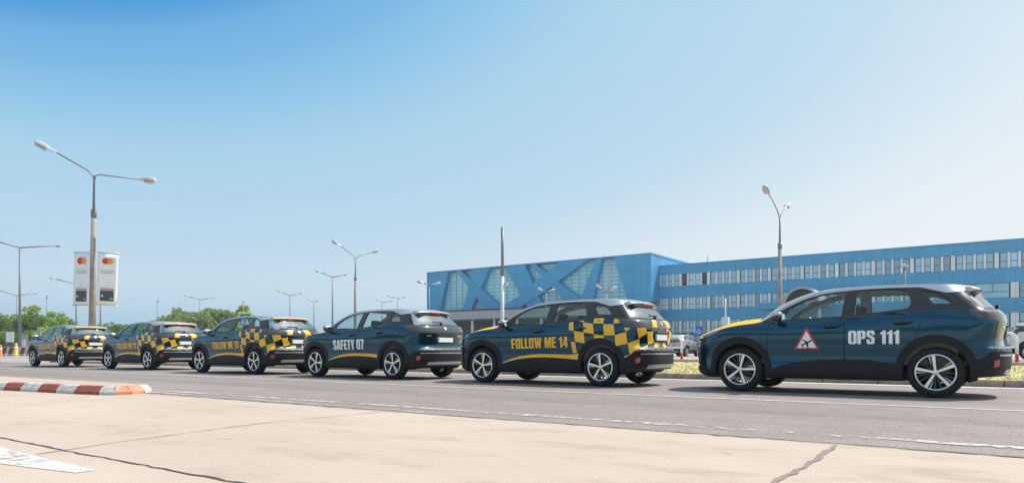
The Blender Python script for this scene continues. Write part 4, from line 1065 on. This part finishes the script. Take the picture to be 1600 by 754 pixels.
mb = MB(); mb.box((0, 0, (z0+z1)/2-.1), (wS, .03, z1-z0), bev=.01); mb.build('board', M['fluo'], t)
q = wS*.39; zc = (z0+z1)/2-.1
mb = MB(); mb.box((0, -.02, zc), (2*q, .012, 2*q)); sg_ = mb.build('sign_face', M['sign_blue'], t)
mb = MB(); mb.prism([(-q*.8, zc-q*.75), (q*.8, zc-q*.75), (0, zc+q*.75)], -.032, -.027); mb.build('white_triangle', M['sign_white'], sg_)
mb = MB(); mb.prism([(-q*.28, zc-q*.62), (-q*.14, zc-q*.62), (0, zc-q*.2), (q*.18, zc-q*.62), (q*.32, zc-q*.62), (q*.1, zc+.0), (q*.06, zc+q*.18), (-q*.1, zc+q*.18), (-q*.12, zc-q*.05)], -.037, -.033)
mb.prism([(q*.09*math.cos(a), zc+q*.30+q*.09*math.sin(a)) for a in np.linspace(0, 2*math.pi, 12)[:-1]], -.037, -.033); mb.build('walking_figure', M['sign_black'], sg_)
dP = 50.0; t = post_sign(1092, dP, 0, 0, 0, 'small blue parking sign with a white wheelchair symbol in the car park', z_ground=.2)
za = zof(524, dP)-.2; zb = zof(509, dP)-.2; wP = 10*dP/FPX
t.children[0].data.transform(Matrix.Diagonal((1, 1, zb/max(1e-3, -.2+0), 1))) if False else None
bpy.data.objects.remove(t.children[0]); mb = MB(); mb.tube([(0, .04, 0), (0, .04, zb)], .03, 8); mb.build('post', M['galv'], t)
mb = MB(); mb.box((0, 0, (za+zb)/2), (wP, .03, zb-za), bev=.01); f_ = mb.build('sign_face', M['sign_blue'], t)
zc = (za+zb)/2; k = wP*.5
mb = MB(); mb.tube([(-k*.1, -.02, zc+k*.75), (-k*.1, -.02, zc+.02), (k*.35, -.02, zc), (k*.5, -.02, zc-k*.7)], .035, 6); mb.tube([(k*.1+.55*k*math.cos(a)-k*.2, -.02, zc-k*.35+.5*k*math.sin(a)) for a in np.linspace(2.4, 5.9, 12)], .03, 6)
mb.build('wheelchair_symbol', M['sign_white'], f_)
def hoop(px, d, w_, h_, label, ang=0):
    x, y = at_depth(px, d); t = empty('hoop_barrier', (x, y, .2), ang, label=label, cat='hoop barrier', group='white hoop barriers with red feet')
    r = .28; pts = [(-w_/2, 0, .30), (-w_/2, 0, h_-r)]+[(-w_/2+r-r*math.cos(a), 0, h_-r+r*math.sin(a)) for a in np.linspace(.2, math.pi/2, 6)]
    pts += [(w_/2-r+r*math.sin(a), 0, h_-r+r*math.cos(a)) for a in np.linspace(0, math.pi/2, 6)]+[(w_/2, 0, .30)]
    mb = MB(); mb.tube(pts, .055, 10); mb.tube([(-w_/2, 0, .55), (w_/2, 0, .55)], .035, 8); mb.build('hoop', M['sign_white'], t)
    for s in (-1, 1): mb = MB(); mb.tube([(s*w_/2, 0, -.02), (s*w_/2, 0, .31)], .058, 10); mb.build('red_foot', M['hoop_red'], t)
    return t
def px_at(X, Y):
    dd = X*_F[0]+Y*_F[1]; return 800+FPX*(X*_Rt[0]+Y*_Rt[1])/dd
xh, dh = on_Y(1065, 31.4); hoop(px_at(xh-1.0, 31.4), xh*_F[0]-1.0*_F[0]+31.4*_F[1], 2.0, 1.08, 'white hoop barrier with red feet behind the FOLLOW ME 14 tail')
xh, dh = on_Y(1589, 31.4); hoop(px_at(xh-.9, 31.4), (xh-.9)*_F[0]+31.4*_F[1], 1.8, 1.08, 'white hoop barrier with red feet before the white car at the right edge')
# striped plastic barriers far left
M['barrier_red'] = simple('barrier_stripe', (.16, .05, .045), .7)
def jersey(px, d, i, label):
    x, y = at_depth(px, d); t = empty('road_barrier', (x, y, 0), math.pi/2-PHI+.05, label=label, cat='road barrier', group='red and white water filled barriers')
    mb = MB(); mb.prism([(-.28, 0), (-.28, .18), (-.13, .42), (-.10, .95), (.10, .95), (.13, .42), (.28, .18), (.28, 0)], -.96, .96, lambda a, b, c: (c, a, b)); b = mb.build('barrier_body', M['barrier_white'], t)
    for s in (-.55, .15):
        mb = MB(); mb.prism([(s, .06), (s+.42, .06), (s+.55, .90), (s+.13, .90)], 0, .012, lambda a, z, c: (a, -(.285 if z < .2 else .11)-c, z)); mb.build('red_stripe', M['barrier_red'], t)
    return t
for i, (px, lab) in enumerate(((-22, 'red and white road barrier cut off by the left edge'), (12, 'red and white road barrier under the white sign board at the left'), (41, 'red and white road barrier beside the yellow marker post'))): jersey(px, 72, i, lab)
def board(px, d, py0, py1, wpx, mat, label, name='sign_board', cat='sign board'):
    x, y = at_depth(px, d); z0, z1 = zof(py1, d), zof(py0, d); w_ = wpx*d/FPX
    t = empty(name, (x, y, 0), math.pi/2-PHI, label=label, cat=cat)
    mb = MB(); mb.box((0, 0, (z0+z1)/2), (w_, .06, z1-z0), bev=.015); mb.build('panel', mat, t)
    mb = MB()
    for s in (-.35, .35): mb.tube([(s*w_, .06, 0), (s*w_, .06, z1-.05)], .04, 8)
    mb.build('leg', M['galv'], t); return t
M['grey_board'] = simple('grey_board', (.34, .34, .35), .6); M['marker_yellow'] = simple('marker_yellow', (.75, .42, .03), .6); M['marker_orange'] = simple('marker_orange', (.72, .19, .04), .6)
board(15.5, 76, 518, 534, 12, M['sign_white'], 'white sign board standing behind the barriers at the left')
board(38, 80, 522, 545, 11, M['grey_board'], 'grey cabinet panel standing behind the barriers near the lamp mast')
board(36, 77, 530, 546, 6.5, M['sign_white'], 'small white notice panel in front of the grey cabinet panel')
board(60.5, 74, 510, 532, 5.5, M['grey_board'], 'narrow grey sign post panel just above the first car')
def marker(px, d, mat, label, hh=1.15):
    x, y = at_depth(px, d); t = empty('marker_post', (x, y, 0), label=label, cat='marker post'); mb = MB()
    mb.lathe([(.001, 0), (.30, 0), (.30, .07), (.17, .09), (.15, hh*.85), (.11, hh), (.001, hh)], 16, 'Z'); mb.build('marker_body', mat, t)
    mb = MB(); mb.lathe([(.158, hh*.55), (.164, hh*.55), (.160, hh*.72), (.154, hh*.72)], 16, 'Z'); mb.build('reflective_band', M['sign_white'], t); return t
marker(25, 70.5, M['marker_yellow'], 'yellow marker post between the two road barriers at the left', 1.35); marker(0.5, 70, M['marker_orange'], 'orange marker post at the left edge in front of the barriers')

# ---------------------------------------------------------------- trees
def leaf_mat(name, c0, c1, c2):
    m, N, L, P = newmat(name); n = noise(N, L, .55, 5, .7)
    r = ramp(N, L, n.outputs[0], [(.3, c0), (.5, c1), (.7, c2)]); L.new(r.outputs[0], P.inputs['Base Color']); P.inputs['Roughness'].default_value = .6
    tl = N.new('ShaderNodeBsdfTranslucent'); L.new(r.outputs[0], tl.inputs[0]); ms = N.new('ShaderNodeMixShader'); ms.inputs[0].default_value = .5
    L.new(P.outputs[0], ms.inputs[1]); L.new(tl.outputs[0], ms.inputs[2]); L.new(ms.outputs[0], N['Material Output'].inputs[0]); return m
M['leaf_a'] = leaf_mat('leaf_green', (.12, .20, .045), (.20, .30, .065), (.28, .40, .09)); M['leaf_b'] = leaf_mat('leaf_bright', (.24, .34, .05), (.36, .48, .07), (.46, .58, .10)); M['leaf_c'] = leaf_mat('leaf_grey_green', (.20, .26, .08), (.32, .38, .12), (.43, .48, .18)); M['leaf_d'] = leaf_mat('leaf_brown', (.10, .075, .035), (.14, .11, .05), (.16, .15, .06))
M['bark'] = simple('bark', (.12, .09, .065), .9, 0, 0, .3, 4)
def tree_meshes(seed, mat, shape='round', n=3600):
    r = np.random.default_rng(seed); cl = []
    nc = 34
    for k in range(nc):                      # foliage clumps, unit height 1, crown radius about .42
        v = r.normal(size=3); v /= np.linalg.norm(v); q = r.random()**.45
        if shape == 'round': c = np.array([v[0]*.34*q, v[1]*.34*q, .60+v[2]*.30*q]); s = r.uniform(.07, .14)
        elif shape == 'tall': c = np.array([v[0]*.20*q, v[1]*.20*q, .55+v[2]*.40*q]); s = r.uniform(.06, .10)
        elif shape == 'willow': c = np.array([v[0]*.42*q, v[1]*.42*q, .58+v[2]*.33*q]); s = r.uniform(.07, .12)
        else: c = np.array([v[0]*.62*q, v[1]*.5*q, .42+v[2]*.40*q]); s = r.uniform(.10, .19)
        cl.append((c, s))
    V, F_ = [], []
    for k in range(n):
        c, s = cl[r.integers(nc)]; v = r.normal(size=3); v /= np.linalg.norm(v); p = c+v*s*r.random()**.35*np.array([1, 1, .8])
        if shape == 'willow': p[2] -= r.random()**2*.30*max(0, np.hypot(p[0], p[1])/.42)
        if p[2] < .04: continue
        a = r.normal(size=3); a /= np.linalg.norm(a); b = np.cross(a, r.normal(size=3)); b /= np.linalg.norm(b); l = r.uniform(.016, .034); 
        if shape == 'willow': a = np.array([a[0]*.4, a[1]*.4, 1.0]); a /= np.linalg.norm(a); b = np.cross(a, r.normal(size=3)); b /= np.linalg.norm(b); l *= 1.3
        i = len(V); V += [tuple(p-a*l), tuple(p+b*l*.6), tuple(p+a*l), tuple(p-b*l*.6)]; F_.append((i, i+1, i+2, i+3))
    me = bpy.data.meshes.new('crown'); me.from_pydata(V, [], F_); me.update(); me.materials.append(mat)
    mb = MB(); mb.tube([(0, 0, -.02), (.01, 0, .18), (-.005, .01, .45), (.01, 0, .70)], [.028, .022, .014, .005], 8)
    for k in range(9):
        c, s = cl[k]; z = r.uniform(.2, .42); mb.tube([(0, 0, z), tuple(np.array([0, 0, z])*.4+c*.6+np.array([0, 0, .02])), tuple(c)], [.012, .008, .003], 5)
    bmesh.ops.recalc_face_normals(mb.bm, faces=mb.bm.faces[:]); tr = bpy.data.meshes.new('trunk'); mb.bm.to_mesh(tr); mb.bm.free(); tr.materials.append(M['bark'])
    return me, tr
TV = {'round_a': tree_meshes(1, M['leaf_a']), 'round_b': tree_meshes(2, M['leaf_b']), 'round_c': tree_meshes(3, M['leaf_a'], 'tall', 2600), 'willow': tree_meshes(4, M['leaf_c'], 'willow', 5200), 'bush': tree_meshes(5, M['leaf_b'], 'bush', 4200), 'bush_a': tree_meshes(8, M['leaf_a'], 'bush', 4200), 'tall': tree_meshes(6, M['leaf_c'], 'tall', 2600), 'brown': tree_meshes(7, M['leaf_d'], 'bush', 3000)}
def tree(kind, px, d, py_top, wscale, label, group, seed=0, zg=0.):
    x, y = at_depth(px, d); hh = zof(py_top, d)-zg
    t = empty('tree' if 'bush' not in kind and kind != 'brown' else 'shrub', (x, y, zg), random.Random(seed+px).uniform(0, 6.28), label=label, cat='tree' if 'bush' not in kind and kind != 'brown' else 'shrub', group=group)
    for nm, me in zip(('crown', 'trunk'), TV[kind]):
        o = bpy.data.objects.new(nm, me); C.objects.link(o); o.parent = t; o.scale = (hh*wscale, hh*wscale, hh)
    return t
GT = 'trees behind the first cars'; GB = 'shrubs along the edge behind the first cars'
for k, (kind, px, d, py, ws, lab) in enumerate((
 ('round_a', -8, 92, 486, 1.1, 'green tree cut off by the left edge of the view'), ('round_a', 14, 96, 489, 1.1, 'dark green tree behind the white sign board'), ('round_a', 43, 90, 482, 1.15, 'dense green tree right behind the tall lamp mast at the left'),
 ('round_b', 66, 95, 471, 1.05, 'tallest light green tree, between the left lamp mast and the banners'), ('round_a', 88, 100, 486, 1.1, 'mid green tree above the roof of the first car'),
 ('willow', 283, 128, 480, 1.25, 'leftmost willow, above the second car'), ('willow', 303, 130, 481, 1.2, 'willow behind the twin arm mast over the second car'), ('willow', 324, 126, 478, 1.3, 'second willow right of the twin arm mast'),
 ('willow', 345, 130, 476, 1.25, 'broad tall willow left of the crossing sign'), ('willow', 362, 128, 480, 1.1, 'willow just left of the crossing sign'), ('tall', 381, 125, 472, 1.0, 'slim tree rising over the crossing sign'), ('tall', 277, 135, 476, .8, 'slim pointed tree at the left of the willows'),
 ('round_c', 246, 132, 487, 1.2, 'small tree under the single lamp right of the banners'), ('round_c', 262, 130, 489, 1.1, 'small dark tree between the shrub bank and the willows'),
 ('tall', 478, 170, 503, 1.6, 'small distant tree seen left of the SAFETY 07 car'))): tree(kind, px, d, py, ws, lab, GT, k)
for k, (kind, px, d, py, ws, lab) in enumerate((
 ('bush', 100, 84, 495, 1.3, 'bright green shrub behind the roof of the first car'), ('bush', 126, 86, 497, 1.3, 'bright green shrub left of the banner lamp pole'), ('bush', 108, 92, 491, 1.2, 'tall bright shrub under the left banner'),
 ('brown', 158, 88, 503, 1.3, 'brownish bare shrub right of the banner lamp pole'), ('brown', 172, 92, 500, 1.2, 'brownish shrub left of the green shrub bank'), ('bush_a', 191, 88, 493, 1.4, 'green shrub at the left of the bank between the first two cars'), ('bush', 207, 90, 490, 1.4, 'rounded bright shrub at the top of the bank'), ('bush_a', 228, 90, 492, 1.5, 'green shrub at the right of the bank, above the second car'),
 ('bush_a', 15, 84, 508, 1.3, 'low dark shrub behind the barriers'), ('bush_a', 52, 84, 506, 1.3, 'low dark shrub right of the barriers'), ('bush_a', 268, 110, 504, 1.5, 'low shrub below the willows'), ('bush', 300, 112, 503, 1.5, 'low bright shrub below the middle willow'), ('bush_a', 330, 110, 502, 1.5, 'low shrub right below the broad willow'), ('bush_a', 362, 110, 503, 1.5, 'low shrub left of the crossing sign post'), ('bush_a', 398, 118, 507, 1.5, 'low shrub seen through the windows of the FOLLOW ME 13 car'), ('bush', 486, 150, 512, 1.4, 'low bright shrub left of the SAFETY 07 bonnet'), ('bush_a', 428, 125, 509, 1.5, 'low shrub seen through the tail window of the FOLLOW ME 13 car'), ('bush_a', -30, 84, 500, 1.3, 'low shrub outside the left edge'))): 
    if px > -20: tree(kind, px, d, py, ws, lab, GB, k)

# wood on the other side of the road, behind the viewer (it shows as the dark band mirrored in the doors)
rr_ = np.random.default_rng(9); V, F_ = [], []
for k in range(9000):
    x = rr_.uniform(-110, 90); y = rr_.uniform(-46, -40); top_ = 4.5+1.8*math.sin(x*.21)+1.6*math.sin(x*.55+1)+.8*math.sin(x*1.7); z = rr_.random()*top_
    a = rr_.normal(size=3); a /= np.linalg.norm(a); b = np.cross(a, rr_.normal(size=3)); b /= np.linalg.norm(b); p = np.array([x, y, z]); l = rr_.uniform(.3, .7)
    i = len(V); V += [tuple(p-a*l), tuple(p+b*l*.7), tuple(p+a*l), tuple(p-b*l*.7)]; F_.append((i, i+1, i+2, i+3))
me = bpy.data.meshes.new('far_wood'); me.from_pydata(V, [], F_); me.update()
tag(link('far_wood', me, M['leaf_a']), kind='stuff', label='belt of trees on the opposite side, mirrored in the car doors', cat='wood')
# ---------------------------------------------------------------- the row of six cars
CARS = [(-31.93, 11.374, -.002), (-25.53, 11.391, .0089), (-19.11, 11.043, -.0045), (-13.807, 10.976, -.0037), (-8.584, 10.97, .002), (-3.444, 11.063, .0039)]
GC = 'dark blue airport cars parked in a row along the kerb'
proto = build_suv('airport_car', M['paint'], M['yellow_bonnet'], M['silver'])
def place(t, i, label):
    X, Y, a = CARS[i]; c, s = math.cos(a), math.sin(a)
    t.location = (X-(c*.92+s*.895), Y-(s*.92-c*.895), 0); t.rotation_euler = (0, 0, a)
    tag(t, label, 'car', GC)
# ---------------------------------------------------------------- parked cars beyond the verge
M['white_paint'] = simple('white_car_paint', (.66, .67, .69), .3, 0, 1, .03, 3); M['silver_car'] = simple('silver_car_paint', (.42, .43, .45), .3, .5, 1, .05, 3)
def parked(mat, loc, rz, sc, label):
    t = copy_tree(proto); t.name = 'parked_car'
    for o in t.children:
        b = o.name.split('.')[0]
        if b in ('body', 'bonnet', 'front_door', 'rear_door', 'roof', 'roof_rail', 'windscreen_pillar'):
            for oo in [o]+[c for c in o.children if c.name.split('.')[0] in ('spoiler', 'fuel_flap')]:
                oo.data = oo.data.copy()
                for k, mm in enumerate(oo.data.materials):
                    if mm in (M['paint'], M['yellow_bonnet'], M['silver']): oo.data.materials[k] = mat
        if b == 'tail_light': o.data = o.data.copy(); o.data.materials[0] = M['lamp_red']
    t.location = loc; t.rotation_euler = (0, 0, rz); t.scale = sc
    for k in ('group',):
        if k in t: del t[k]
    tag(t, label, 'car', 'cars in the car park behind the verge'); return t
x, y = at_depth(1572, 29.5)
parked(M['white_paint'], (x+4.4, y+.2, .2), math.pi+math.pi, (1, 1, 1), 'white parked car cut off by the right edge behind the hoop barrier').rotation_euler = (0, 0, math.pi)
bpy.context.view_layer.update()
x, y = at_depth(1046, 46); parked(M['silver_car'], (x, y+4.4, .2), R_(-90), (.98, .98, .92), 'silver parked car seen from behind past the FOLLOW ME 14 tail, left of the pair')
x, y = at_depth(1098, 47.5); parked(M['silver_car'], (x, y+4.4, .2), R_(-90), (.98, .98, .88), 'silver parked car seen from behind, half hidden by the OPS 111 bonnet')
cars = [copy_tree(proto) for _ in range(5)]+[proto]
labs = ['dark blue checkered car at the head of the row, farthest away', 'dark blue checkered car lettered FOLLOW ME 12, second from the far end', 'dark blue checkered car lettered FOLLOW ME 13, in front of the crossing sign',
        'dark blue car lettered SAFETY 07 with a yellow stripe and no checkers', 'dark blue checkered car lettered FOLLOW ME 14, with silver roof', 'dark blue car lettered OPS 111 with a red triangle on its door, nearest']
ang = [(60, 85), (88, 62), (95, 90), (70, 93), (80, 95), (75, 97)]
for i, t in enumerate(cars):
    place(t, i, labs[i])
    if i != 5:                               # turn the wheels a little differently
        ws = [o for o in t.children if o.name.startswith('wheel') and not o.name.startswith('wheel_arch')]
        for q, wv in enumerate(ws):
            rim = [c for c in wv.children if c.name.startswith('rim')][0]
            rim.rotation_euler = (0, R_(-(ang[i][0]-75) if q < 2 else -(ang[i][1]-97)), 0)
plain_bonnet = M['paint']
for i in (0, 1, 2):                          # dark bonnets, yellow spoilers
    for o in cars[i].children:
        if o.name.startswith('bonnet'):
            o.data = o.data.copy(); o.data.materials[0] = M['paint']
        if o.name.startswith('roof') and not o.name.startswith('roof_rail'):
            for c in o.children:
                if c.name.split('.')[0] == 'spoiler': c.data = c.data.copy(); c.data.materials[0] = M['roof_yellow']
chk = add_check(cars[4])
for i in (0, 1, 2):
    for c in chk: link('checker_pattern', c.data, None, cars[i])
st = sheets('yellow_stripe', [STRIPE], M['yellow'], cars[4], .0125, .04)
for i in (0, 1, 2): link('yellow_stripe', st.data, None, cars[i])
sheets('yellow_stripe', [STRIPE_PLAIN], M['yellow'], cars[3], .0125, .04)
for i, txt in ((0, 'FOLLOW ME 11'), (1, 'FOLLOW ME 12'), (2, 'FOLLOW ME 13'), (4, 'FOLLOW ME 14')):
    sheets('lettering', text_loops(txt, 1.665, 2.955, .68, .878, .024), M['yellow'], cars[i], .0075, .06)
sheets('lettering', text_loops('SAFETY 07', 1.63, 2.71, .662, .893, .014), M['white_film'], cars[3], .0075, .06)
sheets('lettering', text_loops('OPS 111', 2.508, 3.175, .746, .938), M['white_film'], cars[5], .0075, .06)
def tri(c, r_, z): return [(c-r_*.176, z), (c+r_*.176, z), (c, z+r_*.32)]
o = sheets('warning_triangle', [[(1.758, .672), (2.112, .672), (1.944, .994), (1.926, .994)]], M['red_film'], cars[5], .0075, .05)
sheets('triangle_field', [[(1.797, .694), (2.073, .694), (1.935, .945)]], M['white_film'], o, .0095, .05)
pl = [(-.010, .075), (.004, .083), (.012, .070), (.010, .022), (.068, -.012), (.068, -.026), (.010, -.010), (.006, -.052), (.024, -.068), (.022, -.078), (-.002, -.070), (-.026, -.078), (-.028, -.068), (-.010, -.052), (-.012, -.010), (-.072, -.030), (-.072, -.016), (-.012, .022)]
q = R_(-62); pl = [(1.935+1.05*(x*math.cos(q)-z*math.sin(q)), .765+1.05*(x*math.sin(q)+z*math.cos(q))) for x, z in pl]
sheets('aircraft_symbol', [pl], M['sign_black'], o, .0115, .05)


# ---------------------------------------------------------------- summer haze over the whole place
m = bpy.data.materials.new('haze'); m.use_nodes = True; N = m.node_tree.nodes; N.remove(N['Principled BSDF'])
pv = N.new('ShaderNodeVolumePrincipled'); pv.inputs['Color'].default_value = (.82, .89, .97, 1); pv.inputs['Density'].default_value = .0008; pv.inputs['Anisotropy'].default_value = .5
m.node_tree.links.new(pv.outputs[0], N['Material Output'].inputs['Volume'])
mb = MB(); mb.box((0, 0, 8.5), (3040, 3040, 20)); tag(mb.build('haze', m), kind='stuff', label='thin summer haze lying over the whole place', cat='haze')
